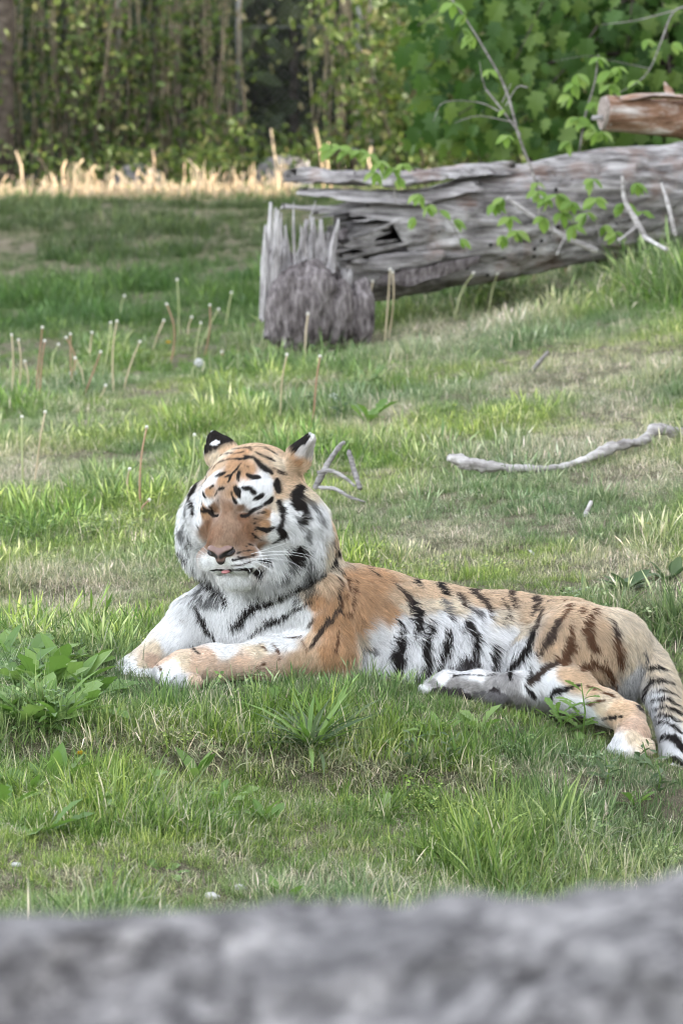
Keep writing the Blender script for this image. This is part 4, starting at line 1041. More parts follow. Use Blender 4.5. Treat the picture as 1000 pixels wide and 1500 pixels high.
DULL_GREEN = leafy('dull_weed_green', stops=[(0, (.07, .115, .05)), (1, (.13, .18, .085))], transl=.3)
def oriented(d, up_hint, size, roll=0.0):
    """matrix taking the leaf's y axis to direction d, its z axis near up_hint"""
    d = Vector(d).normalized(); u = Vector(up_hint); u = (u - d * u.dot(d))
    if u.length < 1e-4: u = Vector((1, 0, 0)) - d * d.x
    u.normalize(); x = d.cross(u); M = Matrix((x, d, u)).transposed().to_4x4()
    return M @ Matrix.Rotation(roll, 4, 'Y') @ Matrix.Diagonal((size, size, size, 1))
def leaf_obj(me, parent, p, M, name='leaf'):
    o = bpy.data.objects.new(name, me); COL.objects.link(o); o.parent = parent
    base = parent.matrix_world.translation if parent.parent is None else Vector(parent['_o'])
    M = M.copy(); M.translation = Vector(p) - base; o.matrix_basis = M; return o
def leaf_cloud(name, P, size, mat, parent, outline=OVAL, droop=.6, face=(0, -1, .4), spread=.8, rng=RNG):
    """many small leaves joined into one mass; each is its own creased blade"""
    src = leaf_mesh('tmp', outline); v = np.array([q.co for q in src.vertices]); f = np.array([list(q.vertices) for q in src.polygons]); bpy.data.meshes.remove(src)
    n = len(P); D = np.stack([rng.normal(0, .8, n), rng.normal(0, .5, n), -droop + rng.normal(0, .5, n)], 1); D /= np.linalg.norm(D, axis=1)[:, None]
    U = np.array(face) + rng.normal(0, spread, (n, 3)); U -= D * (U * D).sum(1)[:, None]; U /= np.linalg.norm(U, axis=1)[:, None] + 1e-9; X = np.cross(D, U)
    s = (size * rng.uniform(.6, 1.25, n))[:, None, None]
    W = np.asarray(P)[:, None] + s * (v[None, :, :1] * X[:, None] + v[None, :, 1:2] * D[:, None] + v[None, :, 2:] * U[:, None])
    Fa = (f[None] + (np.arange(n) * len(v))[:, None, None]).reshape(-1, 4)
    loc = np.array(parent.location) if parent else np.zeros(3)
    return mesh_np(name, W.reshape(-1, 3) - loc, Fa, mat, parent)
# ------------------------------------------------------------------ wire fence before the wood
def fence():
    Y = 38.4; x0, x1 = -5.5, 6.5; z0 = float(gz(0, Y)); root = empty('wire_fence', (0, Y, z0)); tag(root, 'tall diamond mesh wire fence with metal posts before the wood', 'fence')
    m = NT('galvanised_metal'); n = m.noise(30, 3, .5, m.coord()); m.base(m.ramp(n, [(.3, (.16, .16, .16)), (.7, (.34, .34, .34))])); m.rough(.45, .5); m.b.inputs['Metallic'].default_value = .7; STEEL = m.m
    for k in range(9):
        x = -4.78 + k * 1.24; V, F = tube_vf([(x, Y, z0 - .3), (x, Y, z0 + 3.4)], [.028, .028], 10); p = mesh_np('post', V - np.array(root.location), F, STEEL, root)
        V, F = tube_vf([(x, Y, z0 + 3.4), (x, Y, z0 + 3.43), (x, Y, z0 + 3.45)], [.034, .034, .012], 10); mesh_np('cap', V - np.array(root.location), F, STEEL, p)
    mb = MB(); Hh = 3.3; s = .075
    for sg in (1, -1):
        for k in np.arange(x0 - Hh, x1, s):
            a, b = (k, z0), (k + Hh, z0 + Hh)
            if sg < 0: a, b = (k + Hh, z0), (k, z0 + Hh)
            mb.tube([(a[0], Y - .035 + .004 * sg, a[1]), (b[0], Y - .035 + .004 * sg, b[1])], .0014, 3, cap=False)
    for z in (.05, 1.6, 3.25): mb.tube([(x0 - 2, Y - .04, z0 + z), (x1 + 2, Y - .04, z0 + z)], .004, 4)
    o = mb.build('wire_mesh', STEEL, None); o.data.transform(Matrix.Translation(-Vector(root.location))); o.parent = root; o['kind'] = 'stuff'
fence()
# ------------------------------------------------------------------ the wood
def tree(name, label, x, y, h, r, crown, mat, nleaf, lsize, group, cz=(.35, 1.0), lean=0.0, seed=0, bark=None):
    rg = np.random.default_rng(seed); z = float(gz(x, y)); root = empty(name, (x, y, z)); tag(root, label, 'tree', group)
    mb = MB(); T_ = [np.array([x + lean * t + .05 * h * .1 * math.sin(3 * t + seed), y, z - .2 + h * t]) for t in np.linspace(0, 1, 9)]
    mb.tube(T_, np.linspace(r, r * .25, 9), 10, rough=.12, seed=seed)
    L = []
    for k in range(int(8 + h)):
        t = rg.uniform(cz[0] * .9, .97); p = np.array([np.interp(t, np.linspace(0, 1, 9), [q[i] for q in T_]) for i in range(3)]); a = rg.uniform(0, 6.28)
        e = p + crown * rg.uniform(.5, 1) * np.array([math.cos(a), math.sin(a) * .8, rg.uniform(-.15, .5)]); mp = (p + e) / 2 + np.array([0, 0, .12 * crown])
        rr = r * .32 * (1.1 - t); mb.tube([p, mp, e], [rr, rr * .6, rr * .2], 5); L += [(p, mp, e)]
    tr = mb.build('trunk', bark or BARK_DK, None); tr.data.transform(Matrix.Translation(-Vector(root.location))); tr.parent = root
    P = []
    for k in range(nleaf):
        p, mp, e = L[k % len(L)]; t = rg.uniform(.2, 1.05) ** .7; q = (1 - t) ** 2 * p + 2 * t * (1 - t) * mp + t * t * e
        P.append(q + rg.normal(0, .12 * crown * (.4 + t), 3))
    leaf_cloud('crown', np.array(P), lsize, mat, root, rng=rg); return root
WOOD = 'trees of the wood behind the fence'
tl = [(-3.45, 37.6, 8, .16, 1.4, 'thick brown trunk at the left edge before the fence'), (-2.55, 40.2, 7, .07, 1.5, 'slim tree behind the fence left of the sunlit stubble'), (-1.75, 39.6, 6.5, .05, 1.3, 'thin tree behind the fence above the stubble\'s middle'), (-.55, 41.5, 7, .06, 1.2, 'thin dark trunk in the gap of the wood left of centre'),
      (.35, 40.0, 7.5, .045, 1.3, 'pale thin trunk in the wood above the log\'s splintered end'), (1.25, 40.8, 7, .08, 1.7, 'leafy tree of the wood above the middle of the log'), (2.2, 40.0, 7, .10, 1.8, 'leafy tree of the wood behind the maple'), (3.4, 41.0, 8, .12, 2, 'tree of the wood at the right edge behind the maple'), (-1.15, 44, 9, .12, 2, 'far dark trunk deep in the wood left of the fence post'), (.0, 45.5, 9, .13, 2.2, 'far dark trunk deep in the wood right of the fence post'), (-2.9, 45, 9, .14, 2.3, 'far dark trunk deep in the wood at the left'), (2.4, 46, 9, .14, 2.3, 'far dark trunk deep in the wood at the right')]
PALE_BARK = wood_mat('pale_birch_bark', (.16, .15, .14), (.34, .33, .31), (.55, .54, .52), grain=10)
for k, (x, y, h, r, c, lab) in enumerate(tl):
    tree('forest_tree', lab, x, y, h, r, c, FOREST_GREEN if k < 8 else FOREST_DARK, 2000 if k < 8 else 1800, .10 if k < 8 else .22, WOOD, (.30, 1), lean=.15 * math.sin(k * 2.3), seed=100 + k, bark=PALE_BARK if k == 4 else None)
# undergrowth at the fence: bushes that can be told apart
def bush(label, px, y, ztop, wpx, n, size, mat, seed, stems=9, cat='bush', group='bushes along the fence', zlo=.05):
    rg = np.random.default_rng(seed); x = (px - 500) / FPX * y; z = float(gz(x, y)); wd = wpx / FPX * y; root = empty('bush', (x, y, z)); tag(root, label, cat, group)
    mb = MB(); P = []
    for k in range(stems):
        a = rg.uniform(-1, 1); b = np.array([x + .3 * wd * a, y + rg.normal(0, .15), z - .05]); e = b + np.array([wd * .35 * (a + rg.normal(0, .4)), rg.normal(0, .25), (ztop - z) * rg.uniform(.7, 1.05)]); mp = (b + e) / 2 + np.array([rg.normal(0, .1), 0, .1])
        mb.tube([b, mp, e], [.014, .010, .003], 5)
        for j in range(n // stems):
            t = rg.uniform(zlo, 1.0) ** .8; q = (1 - t) ** 2 * b + 2 * t * (1 - t) * mp + t * t * e; P.append(q + rg.normal(0, 1, 3) * np.array([.18 * wd, .22, .08]))
    o = mb.build('stems', BARK_DK, None); o['kind'] = 'stuff'; o.data.transform(Matrix.Translation(-Vector(root.location))); o.parent = root
    leaf_cloud('foliage', np.array(P), size, mat, root, rng=rg)
for k, a in enumerate([('dark leafy bush at the left edge of the fence', 85, 37.7, 2.6, 170, 884, .086, FOREST_GREEN), ('leafy bush behind the left part of the stubble', 175, 37.9, 2.7, 130, 714, .086, FOREST_GREEN), ('yellow green bush climbing the fence left of centre', 290, 37.8, 2.8, 120, 782, .079, FOREST_GREEN),
      ('low leafy bush at the fence just left of the dark gap', 345, 37.4, 1.2, 110, 340, .086, FOREST_GREEN), ('low leafy bush at the foot of the dark gap in the fence', 440, 37.6, 1.0, 130, 442, .086, FOREST_GREEN), ('tall bright green bush right of the dark gap', 560, 36.0, 2.7, 170, 1530, .093, FOREST_GREEN), ('broad bush behind the middle of the huge log', 650, 34.0, 2.5, 200, 1870, .100, FOREST_GREEN), ('bush behind the right half of the huge log', 760, 33.0, 2.4, 220, 1530, .100, FOREST_GREEN),
      ('low weeds before the fence under the left bushes', 120, 36.9, .85, 260, 714, .072, FOREST_GREEN), ('low weeds before the fence behind the grey boulders', 300, 36.9, .85, 220, 714, .072, FOREST_GREEN)]):
    bush(a[0], *a[1:], seed=300 + k)
# dead vine stems hanging on the fence
VINE = wood_mat('dead_vine', (.10, .085, .06), (.26, .22, .15), (.44, .38, .27), grain=30, bumpd=.002)
def vines(label, px, n, seed, w=120):
    rg = np.random.default_rng(seed); Y = 38.2; x = (px - 500) / FPX * Y; z = float(gz(x, Y)); root = empty('dead_vine', (x, Y, z)); tag(root, label, 'vine', 'dead vines on the fence'); mb = MB(); wd = w / FPX * Y
    for k in range(int(n * 1.8)):
        b = np.array([x + rg.uniform(-.5, .5) * wd, Y - .05 - rg.uniform(0, .2), z]); P = [b]
        for j in range(5): P.append(P[-1] + np.array([rg.normal(0, .035), rg.normal(0, .03), rg.uniform(.35, .65)]))
        mb.tube(spline(P, 12), np.linspace(.012, .005, 12) * rg.uniform(.6, 1.3), 5)
    o = mb.build('stem', VINE, None); o.data.transform(Matrix.Translation(-Vector(root.location))); o.parent = root
    P = np.stack([x + rg.uniform(-.6, .6, n * 12) * wd, Y - .15 + rg.normal(0, .1, n * 12), z + rg.uniform(.2, 2.8, n * 12)], 1)
    leaf_cloud('dry_leaves', P, .085, DRYLEAF, root, rng=rg)
DRYLEAF = leafy('dry_vine_leaf', stops=[(0, (.16, .14, .07)), (.5, (.22, .19, .11)), (1, (.14, .17, .05))], transl=.3)
vines('tangle of dead brown vines at the left edge of the fence', 30, 12, 1, 110); vines('dead vines in the fence above the left stubble', 130, 9, 2); vines('dead vines in the fence above the stubble\'s middle', 230, 12, 3, 140); vines('dead vine stems just left of the dark gap', 315, 8, 4, 80); vines('dead vines hanging right of the dark gap', 505, 10, 5, 110)
def far_wood():
    rg = np.random.default_rng(77); n = 30000; y = rg.uniform(46, 62, n); x = rg.uniform(-1, 1, n) * (y * .16 + 2.5); h_ = rg.uniform(-.2, 9, n); top = rg.random(n) < .35; y = np.where(top, rg.uniform(39.6, 47, n), y); h_ = np.where(top, rg.uniform(3.2, 8.5, n), h_); z = gz(x, y) + h_; low = rg.random(n) < .16; y = np.where(low, rg.uniform(40.6, 45, n), y); x = np.where(low, rg.uniform(-4, 4, n), x); z = np.where(low, gz(x, y) + rg.uniform(0, 2.6, n), z)  # unseen canopy and low dark leaves added to darken the wood
    o = leaf_cloud('far_wood', np.stack([x, y, z], 1), .34, FOREST_DARK, None, rng=rg); tag(o, 'foliage deep in the wood, coloured dark for shade, with added canopy', 'foliage', kind='stuff')
far_wood()
# ------------------------------------------------------------------ sunlit stubble
STRAW = leafy('sunlit_straw', stops=[(0, (.48, .36, .23)), (.5, (.58, .47, .33)), (1, (.50, .35, .22))], transl=.15, rough=.7)
def stubble():
    rg = np.random.default_rng(5); meshes = []
    for k in range(5):
        h = 1.0; P = [(0, 0, -.08), (.05 * math.sin(k), 0, .35), (.16 * math.sin(k * 2.1), 0, .7), (.35 * math.sin(k * 1.3 + 1), .1, h)]
        V, F = tube_vf(np.array(P), [.040, .038, .034, .026], 6); o = mesh_np('tmp', V, F, STRAW, None, True, False); meshes.append(o.data)
    def put(px, y, h, thick, lab, grp):
        x = (px - 500) / FPX * y; o = bpy.data.objects.new('stubble_stalk', meshes[int(rg.integers(5))]); COL.objects.link(o)
        o.location = (x, y, float(gz(x, y))); o.scale = (thick / .038, thick / .038, h); o.rotation_euler = (rg.normal(0, .12), rg.normal(0, .14), rg.uniform(0, 6.28)); tag(o, lab, 'stalk', grp)
    dens = [(-30, 60, 20), (60, 130, 46), (130, 200, 42), (200, 280, 58), (280, 350, 60), (350, 425, 58)]
    for a, b, n in dens:
        for k in range(n):
            put(rg.uniform(a, b), rg.uniform(33.7, 35.9), rg.uniform(.09, .24) * rg.choice([.6, 1, 1.25]), rg.uniform(.004, .009), 'short pale cut stalk in the sunlit stubble row before the fence', 'sunlit stubble before the fence')
    for px, h, lab in [(408, .62, 'tallest tan stalk beside the grey boulder left of the log'), (37, .44, 'tall stalk at the left end of the sunlit stubble'), (96, .36, 'tall stalk in the left part of the sunlit stubble'), (112, .34, 'second tall stalk in the left part of the sunlit stubble'), (228, .42, 'tall stalk in the middle of the sunlit stubble'), (290, .34, 'tall stalk in the right part of the sunlit stubble')]:
        put(px, 34.6, h, .011, lab, None)
    for px, h, lab in [(474, .62, 'tall orange stalk rising behind the splintered end of the log'), (485, .48, 'shorter orange stalk right of the tall one behind the log end'), (545, .42, 'tan stalk tip showing above the log below the arching sprout'), (620, .40, 'tan stalk tip showing above the middle of the log'), (632, .38, 'second tan stalk tip above the middle of the log'), (712, .45, 'yellow stalk tip above the log left of the bent sapling')]:
        put(px, 35.0, h, .013, lab, None)
stubble()
def stubble_mass():
    rg = np.random.default_rng(15); mb = MB()
    for k in range(620):
        px = rg.choice([rg.uniform(-60, 430), rg.uniform(60, 430)]); y = rg.uniform(33.6, 36.1); x = (px - 500) / FPX * y; z = float(gz(x, y)); h = rg.uniform(.04, .15); b = np.array([x, y, z - .03]); e = b + np.array([rg.normal(0, .3) * h, rg.normal(0, .2) * h, h]); mp = (b + e) / 2 + np.array([rg.normal(0, .08) * h, 0, 0])
        mb.tube([b, mp, e], rg.uniform(.003, .007), 4, cap=False)
    o = mb.build('straw_litter', STRAW, None); tag(o, 'tangle of thin pale straw between the cut stalks before the fence', 'straw', kind='stuff')
stubble_mass()
# ------------------------------------------------------------------ maple behind the log
def maple():
    rg = np.random.default_rng(9); Y = 22.3; x = (965 - 500) / FPX * Y; z = float(gz(x, Y)); root = empty('maple_tree', (x, Y, z)); tag(root, 'leafy green maple hanging over the right end of the logs', 'tree')
    mb = MB(); top = np.array([x + .2, Y + .5, z + 4.2]); mb.tube(spline([(x, Y + .4, z - .2), (x + .1, Y + .4, z + 1.2), (x, Y + .45, z + 2.6), top], 16), np.linspace(.09, .03, 16), 10, rough=.1)
    ends = []
    for k in range(16):
        px, py = rg.uniform(600, 1010), rg.uniform(-80, 190); p0 = np.array([x, Y + .4, z + rg.uniform(.8, 3)]); e = at(px, py, Y + rg.uniform(-.5, .6)); mp = (p0 + e) / 2 + np.array([0, 0, .15]); mb.tube(spline([p0, mp, e], 9), np.linspace(.016, .003, 9), 5)
    o = mb.build('trunk', BARK_DK, None); o.data.transform(Matrix.Translation(-Vector(root.location))); o.parent = root
    bpy.context.view_layer.update()
    me = [leaf_mesh('maple_leaf', MAPLE, f, c, MAPLE_GREEN) for f, c in ((.20, .25), (.35, .45), (.12, .6))]
    crown = empty('crown', (0, 0, 0)); crown.parent = root; crown['_o'] = list(root.location)
    cnt = 0
    while cnt < 285:
        px, py = rg.uniform(585, 1015), rg.uniform(-25, 225)
        keep = min(1, max(0, (px - 585) / 160)) * (1.0 if py < 215 - .0 * px else .3)
        if rg.random() > keep: continue
        p = at(px, py, Y + rg.uniform(-.55, .1)); d = (rg.normal(0, .45), -.25 + rg.normal(0, .25), -1 + rg.normal(0, .3)); u = (rg.normal(0, .45), -1, .55 + rg.normal(0, .35))
        leaf_obj(me[cnt % 3], crown, p, oriented(d, u, rg.uniform(.075, .165))); cnt += 1
    n = 1800; px = 585 + 480 * rg.random(n) ** .7; py = rg.uniform(-130, 215, n); P = np.array([at(a, b, Y + rg.uniform(.0, 1.2)) for a, b in zip(px, py)])
    o = leaf_cloud('inner_foliage', P, .13, MAPLE_GREEN, None, MAPLE, rng=rg); o.data.transform(Matrix.Translation(-Vector(root.location))); o.parent = root; o['kind'] = 'stuff'
maple()
# ------------------------------------------------------------------ saplings and sprouts on and before the log
LEAFLET = [leaf_mesh('leaflet', OVAL, f, c, SPROUT_GREEN) for f, c in ((.2, .25), (.1, .4), (.3, .15))]
def sapling(label, stems, sprays, mat=None, name='sapling', size=.075, y=18.1, cat='sapling', group='young saplings around the log'):
    """stems: pixel paths with radii; sprays: (px, py, n, size scale)"""
    rg = np.random.default_rng(abs(hash(label)) % 9999 if False else sum(map(ord, label))); b = at(stems[0][0][0], stems[0][0][1], y); root = empty(name, b); tag(root, label, cat, group); bpy.context.view_layer.update()
    for i, st in enumerate(stems):
        P = np.array([at(px, py, y + (dy if len(rest) else 0)) for px, py, r, *rest in st for dy in [rest[0] if rest else 0]]); R = [s_[2] for s_ in st]; n = 18
        C = spline(P, n) if len(P) > 2 else np.linspace(P[0], P[1], n); V, F = tube_vf(C, np.interp(np.linspace(0, 1, n), np.linspace(0, 1, len(R)), R), 6); mesh_np('stem' if i == 0 else 'twig', V - b, F, mat or TWIG, root)
    for px, py, n, sc in sprays:
        p = at(px, py, y - .03)
        for k in range(n):
            a = rg.uniform(0, 6.28) if n > 1 else rg.uniform(3.5, 5.9); d = (math.cos(a) * .9, -.3 + .4 * math.sin(a * 1.7), -.55 + .45 * math.sin(a)); u = (rg.normal(0, .4), -.55, 1)
            leaf_obj(LEAFLET[int(rg.integers(3))], root, p, oriented(d, u, size * sc * rg.uniform(.8, 1.2)))
sapling('bent bare-stemmed sapling with leaves at its tip rising in front of the log', [[(790, 335, .009), (786, 273, .008), (760, 202, .0075), (740, 130, .007), (706, 67, .0055), (677, 21, .005), (655, -10, .004)], [(762, 198, .006), (738, 165, .006), (712, 132, .006)], [(712, 134, .004), (706, 115, .003), (702, 90, .002)], [(735, 165, .004), (700, 150, .003), (650, 150, .002), (634, 178, .0015)], [(748, 178, .003), (700, 170, .0025), (665, 180, .0015)], [(735, 150, .003), (748, 122, .002)], [(740, 155, .003), (757, 128, .003), (772, 128, .004)]],
        [(662, 4, 4, 1), (680, 20, 3, .9), (676, 42, 4, .9), (690, 52, 5, 1), (716, 102, 3, .7), (742, 198, 4, .8), (738, 160, 2, .6), (786, 268, 3, .8)])
sapling('upright leafy sapling left of the red brown log', [[(848, 222, .006), (857, 168, .0055), (870, 122, .005), (876, 80, .0035)], [(870, 122, .003), (890, 104, .002)]],
        [(876, 84, 4, 1), (846, 108, 4, 1.2), (838, 122, 3, 1), (834, 140, 3, 1), (892, 104, 4, 1.1), (905, 98, 3, 1), (890, 124, 4, 1), (872, 150, 3, .9), (846, 172, 4, 1.1), (858, 180, 3, .9), (834, 208, 4, 1), (872, 190, 4, 1), (882, 192, 4, 1)], y=18.6)
sapling('arching leafy sprout above the splintered end of the log', [[(590, 262, .005), (560, 242, .0045), (530, 222, .004), (505, 216, .003), (482, 212, .002)], [(575, 262, .003), (580, 300, .002)]],
        [(484, 212, 4, 1.1), (498, 214, 4, 1), (512, 220, 4, 1.1), (526, 220, 5, 1.1), (542, 226, 4, 1.1), (556, 236, 4, 1), (548, 252, 3, .9), (575, 246, 4, .9), (590, 240, 4, .9), (582, 262, 3, .8)], y=18.3)
sapling('small leafy sprout on the front of the log right of the stump', [[(682, 372, .004), (662, 330, .0035), (640, 306, .003), (612, 285, .002)]], [(612, 284, 4, .9), (628, 300, 3, .8), (644, 308, 4, .9), (664, 322, 4, .9), (606, 318, 3, .8), (674, 350, 3, .8)], y=18.0)
sapling('leafy sprout before the middle of the log', [[(752, 360, .004), (742, 320, .003), (736, 290, .002)], [(742, 320, .002), (722, 300, .0015)]], [(736, 290, 4, .9), (724, 298, 4, .9), (745, 318, 4, .9), (756, 338, 5, 1), (735, 345, 4, .9)], y=18.0)
sapling('leafy sprout at the foot of the bent sapling', [[(812, 352, .004), (800, 310, .003), (786, 282, .002)], [(806, 330, .002), (836, 300, .0015)]], [(786, 280, 5, 1), (800, 290, 4, 1), (815, 285, 5, 1.1), (836, 296, 5, 1), (822, 312, 5, 1), (795, 318, 4, 1), (838, 330, 4, 1)], y=17.9)
sapling('leafy weeds in front of the right end of the log', [[(880, 360, .004), (872, 310, .003), (868, 262, .002)], [(900, 360, .003), (912, 300, .002), (930, 268, .0015)]], [(868, 262, 5, 1), (872, 290, 5, 1.1), (858, 312, 5, 1), (884, 330, 5, 1), (912, 298, 4, 1), (930, 268, 4, .9), (900, 340, 5, 1), (940, 310, 4, .9)], y=17.7)
sapling('thin dark twig with few leaves curving down at the top right', [[(1010, 8, .006), (985, 18, .005), (968, 60, .0045), (945, 110, .003), (900, 140, .002)], [(985, 16, .004), (930, 30, .003), (880, 36, .002)], [(950, 100, .002), (900, 90, .0015), (860, 82, .001), (810, 90, .0008)]], [(945, 58, 3, .9), (930, 118, 2, .8), (985, 62, 4, 1)], y=19.5, name='twig', cat='twig')
# ------------------------------------------------------------------ unseen conifers added beyond the right edge: they shade the meadow and leave one gap
def conifers():
    rg = np.random.default_rng(3); m = leafy('conifer_needles', stops=[(0, (.020, .040, .016)), (1, (.045, .075, .030))], transl=.05)
    V = []; n = 26; F = []; lay = 15
    for j in range(lay):
        t = j / lay
        for part, (rr, dz) in enumerate(((1.0, -.045), (.35, .10))):
            for i in range(n):
                a = 2 * math.pi * (i + .5 * (j % 2)) / n; r = (1 - t) ** .85 * rr * (1 + .16 * (1 if i % 2 else -1) * (part == 0)) * 1.75
                V.append((r * math.cos(a), r * math.sin(a), 0.2 + 13.3 * (t + dz * (1 - .4 * t)) + (0 if part else .25 * math.sin(i * 2.4 + j))))
        o = j * 2 * n
        for i in range(n): F.append((o + i, o + (i + 1) % n, o + n + (i + 1) % n, o + n + i))
        V.append((0, 0, 0.2 + 13.3 * (t + .13))); 
    # apex points were appended per layer: rebuild cleanly
    V2, F2 = [], []
    for j in range(lay):
        base = len(V2); blk = V[j * (2 * n + 1):(j + 1) * (2 * n + 1)]; V2 += blk
        for i in range(n):
            k = (i + 1) % n; F2.append((base + i, base + k, base + n + k, base + n + i)); F2.append((base + n + i, base + n + k, base + 2 * n))
    cr = mesh_np('tmp', np.array(V2), F2, m, None, True, False).data
    tv, tf = tube_vf([(0, 0, -.3), (0, 0, 13)], [.2, .03], 8); tk = mesh_np('tmp', tv, tf, BARK_DK, None, True, False).data
    ys = list(np.arange(-6, 32.2, 1.75)) + list(np.arange(38.3, 52, 1.75)); k = 0
    for row, xo in ((0, 13.0), (1, 16.2)):
        for i, y in enumerate(ys):
            y2 = y + (.85 if row else 0)
            if row and 31.6 < y2 < 38.6: continue
            x = xo + rg.normal(0, .12); r = empty('shade_conifer', (x, y2, float(gz(x, y2)) - .1), rg.uniform(0, 6)); r.scale = (1.15, 1.15, rg.uniform(.9, 1.12)); tag(r, 'unseen conifer added to shade the meadow from beyond the right edge', 'tree', 'added shade conifers beyond the right edge of the frame')
            for nm, d in (('crown', cr), ('trunk', tk)): mesh_obj(nm, d, r)
conifers()
# ------------------------------------------------------------------ grass (uncountable): clumps of real blades on points of the ground
def blade_strip(rg, n, rad, h, w, lean, seg=4, head=0.0, headw=2.2):
    V, F, A = [], [], []
    for k in range(n):
        a = rg.uniform(0, 6.28); rr = rad * math.sqrt(rg.random()); b = np.array([rr * math.cos(a), rr * math.sin(a), -.006]); L = h * rg.uniform(.45, 1.15); wd = w * rg.uniform(.6, 1.3)
        az = a + rg.normal(0, 1.0); out = np.array([math.cos(az), math.sin(az), 0]); ln = abs(rg.normal(lean, lean * .6)); fz = rg.uniform(0, 6.28); sd = np.array([math.cos(fz), math.sin(fz), 0]); bend = rg.uniform(.2, 1.6) * ln
        o = len(V); hd = rg.random() < head
        for j in range(seg + 1):
            t = j / seg; th = ln * .5 + bend * t; p = b + L * (out * (math.sin(min(th, 1.7)) * t) + np.array([0, 0, math.cos(min(th, 1.7)) * t]))
            if hd: ww = wd * (.35 if j < seg - 1 else (headw if j == seg - 1 else .3))
            else: ww = wd * (1 - t ** 1.7) + .0001
            if j < seg or hd:
                V.append(p - sd * ww * .5); V.append(p + sd * ww * .5); A += [t if not hd else (t + 1 if j >= seg - 1 else t)] * 2
            else: V.append(p); A.append(t)
        for j in range(seg - (0 if hd else 1)): F.append((o + 2 * j, o + 2 * j + 1, o + 2 * j + 3, o + 2 * j + 2))
        if not hd: F.append((o + 2 * seg - 2, o + 2 * seg - 1, o + 2 * seg))
    return V, F, A
def grass_mat():
    m = NT('grass_blades'); a = m.n('ShaderNodeAttribute', attribute_name='tint', attribute_type='INSTANCER'); t = m.n('ShaderNodeAttribute', attribute_name='along'); gi = m.n('ShaderNodeNewGeometry')
    dry = m.mix(.0, (.1, .1, .1), (.1, .1, .1))
    rnd = m.ramp(gi.outputs['Random Per Island'], [(0, (.32, .42, .30)), (.40, (.85, .9, .85)), (.75, (1.4, 1.32, 1.2)), (1, (2.5, 2.05, 2.6))])
    col = m.mix(1.0, a.outputs['Color'], rnd, 'MULTIPLY')
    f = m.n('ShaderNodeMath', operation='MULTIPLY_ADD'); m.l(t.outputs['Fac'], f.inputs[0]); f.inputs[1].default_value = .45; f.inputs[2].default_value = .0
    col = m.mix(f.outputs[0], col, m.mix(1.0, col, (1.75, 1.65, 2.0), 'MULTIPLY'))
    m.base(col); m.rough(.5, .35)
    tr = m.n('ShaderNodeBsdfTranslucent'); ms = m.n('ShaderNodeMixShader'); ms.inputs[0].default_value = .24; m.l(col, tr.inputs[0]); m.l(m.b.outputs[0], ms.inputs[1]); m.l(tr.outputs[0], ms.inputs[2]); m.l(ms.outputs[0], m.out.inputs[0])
    return m.m
GRASS = grass_mat()
def clump_lib():
    rg = np.random.default_rng(21); col = bpy.data.collections.new('grass_clumps')
    spec = []
    for k in range(6): spec.append(dict(n=40, rad=.060, h=.066, w=.0034, lean=.50))           # 0-5 fine turf
    for k in range(4): spec.append(dict(n=30, rad=.045, h=.120, w=.0042, lean=.42))           # 6-9 taller tufts
    for k in range(3): spec.append(dict(n=44, rad=.070, h=.066, w=.0032, lean=1.0))          # 10-12 flattened thatch
    for k in range(2): spec.append(dict(n=24, rad=.050, h=.115, w=.0028, lean=.30, head=.5)) # 13-14 with seed heads
    for k, s in enumerate(spec):
        V, F, A = blade_strip(rg, **s); o = mesh_np('clump_%02d' % k, np.array(V), F, GRASS, None, True, False); col.objects.link(o)
        at_ = o.data.attributes.new('along', 'FLOAT', 'POINT'); at_.data.foreach_set('value', np.array(A, np.float32))
    for k in range(3):                                                                         # 15-17 small broad leaves (clover, vetch)
        V, F, A = [], [], []
        for q in range(34):
            a = rg.uniform(0, 6.28); rr = .07 * math.sqrt(rg.random()); z = rg.uniform(.02, .075); c = np.array([rr * math.cos(a), rr * math.sin(a), z]); r = rg.uniform(.004, .008); nrm = Vector((rg.normal(0, .5), rg.normal(0, .5), 1)).normalized(); M = np.array(nrm.to_track_quat('Z', 'Y').to_matrix())
            for l in range(3):
                b = 2.09 * l + q; d = np.array([math.cos(b), math.sin(b), 0]); e = np.array([-math.sin(b), math.cos(b), 0]); o = len(V)
                for p in (d * .1, d * 1.0 + e * .65, d * 1.9, d * 1.0 - e * .65): V.append(c + M @ (p * r)); A.append(.3)
                F.append((o, o + 1, o + 2, o + 3))
        o = mesh_np('clump_%02d' % (15 + k), np.array(V), F, GRASS, None, True, False); col.objects.link(o)
        at_ = o.data.attributes.new('along', 'FLOAT', 'POINT'); at_.data.foreach_set('value', np.array(A, np.float32))
    return col
CLUMPS = clump_lib()
# patches measured as places on the ground: (px, py, half width px, half height px) -> dry / bare / lush / tall
def patch(px, py, rx, ry):
    c = ground_hit(px, py); a = ground_hit(px, py - ry); b = ground_hit(px, py + ry); return c[0], c[1], rx / FPX * c[1], abs(a[1] - b[1]) / 2 + .01
DRYP = [patch(*a) for a in [(810, 570, 90, 22), (900, 610, 60, 20), (880, 650, 110, 24), (930, 700, 70, 26), (950, 860, 90, 26), (905, 830, 60, 24), (860, 545, 110, 26), (30, 690, 60, 24), (120, 880, 90, 30), (650, 790, 70, 24), (560, 610, 40, 16), (700, 480, 120, 18), (960, 540, 60, 20)]]
BARE = [patch(*a) for a in [(560, 1145, 200, 14), (880, 1165, 130, 18), (800, 1145, 90, 14), (330, 1105, 90, 8), (130, 1105, 60, 6), (170, 1300, 130, 20), (420, 1290, 130, 18), (610, 1312, 70, 14), (780, 575, 60, 10), (940, 868, 80, 12), (900, 612, 50, 10), (60, 1115, 60, 6), (845, 560, 40, 8)]]
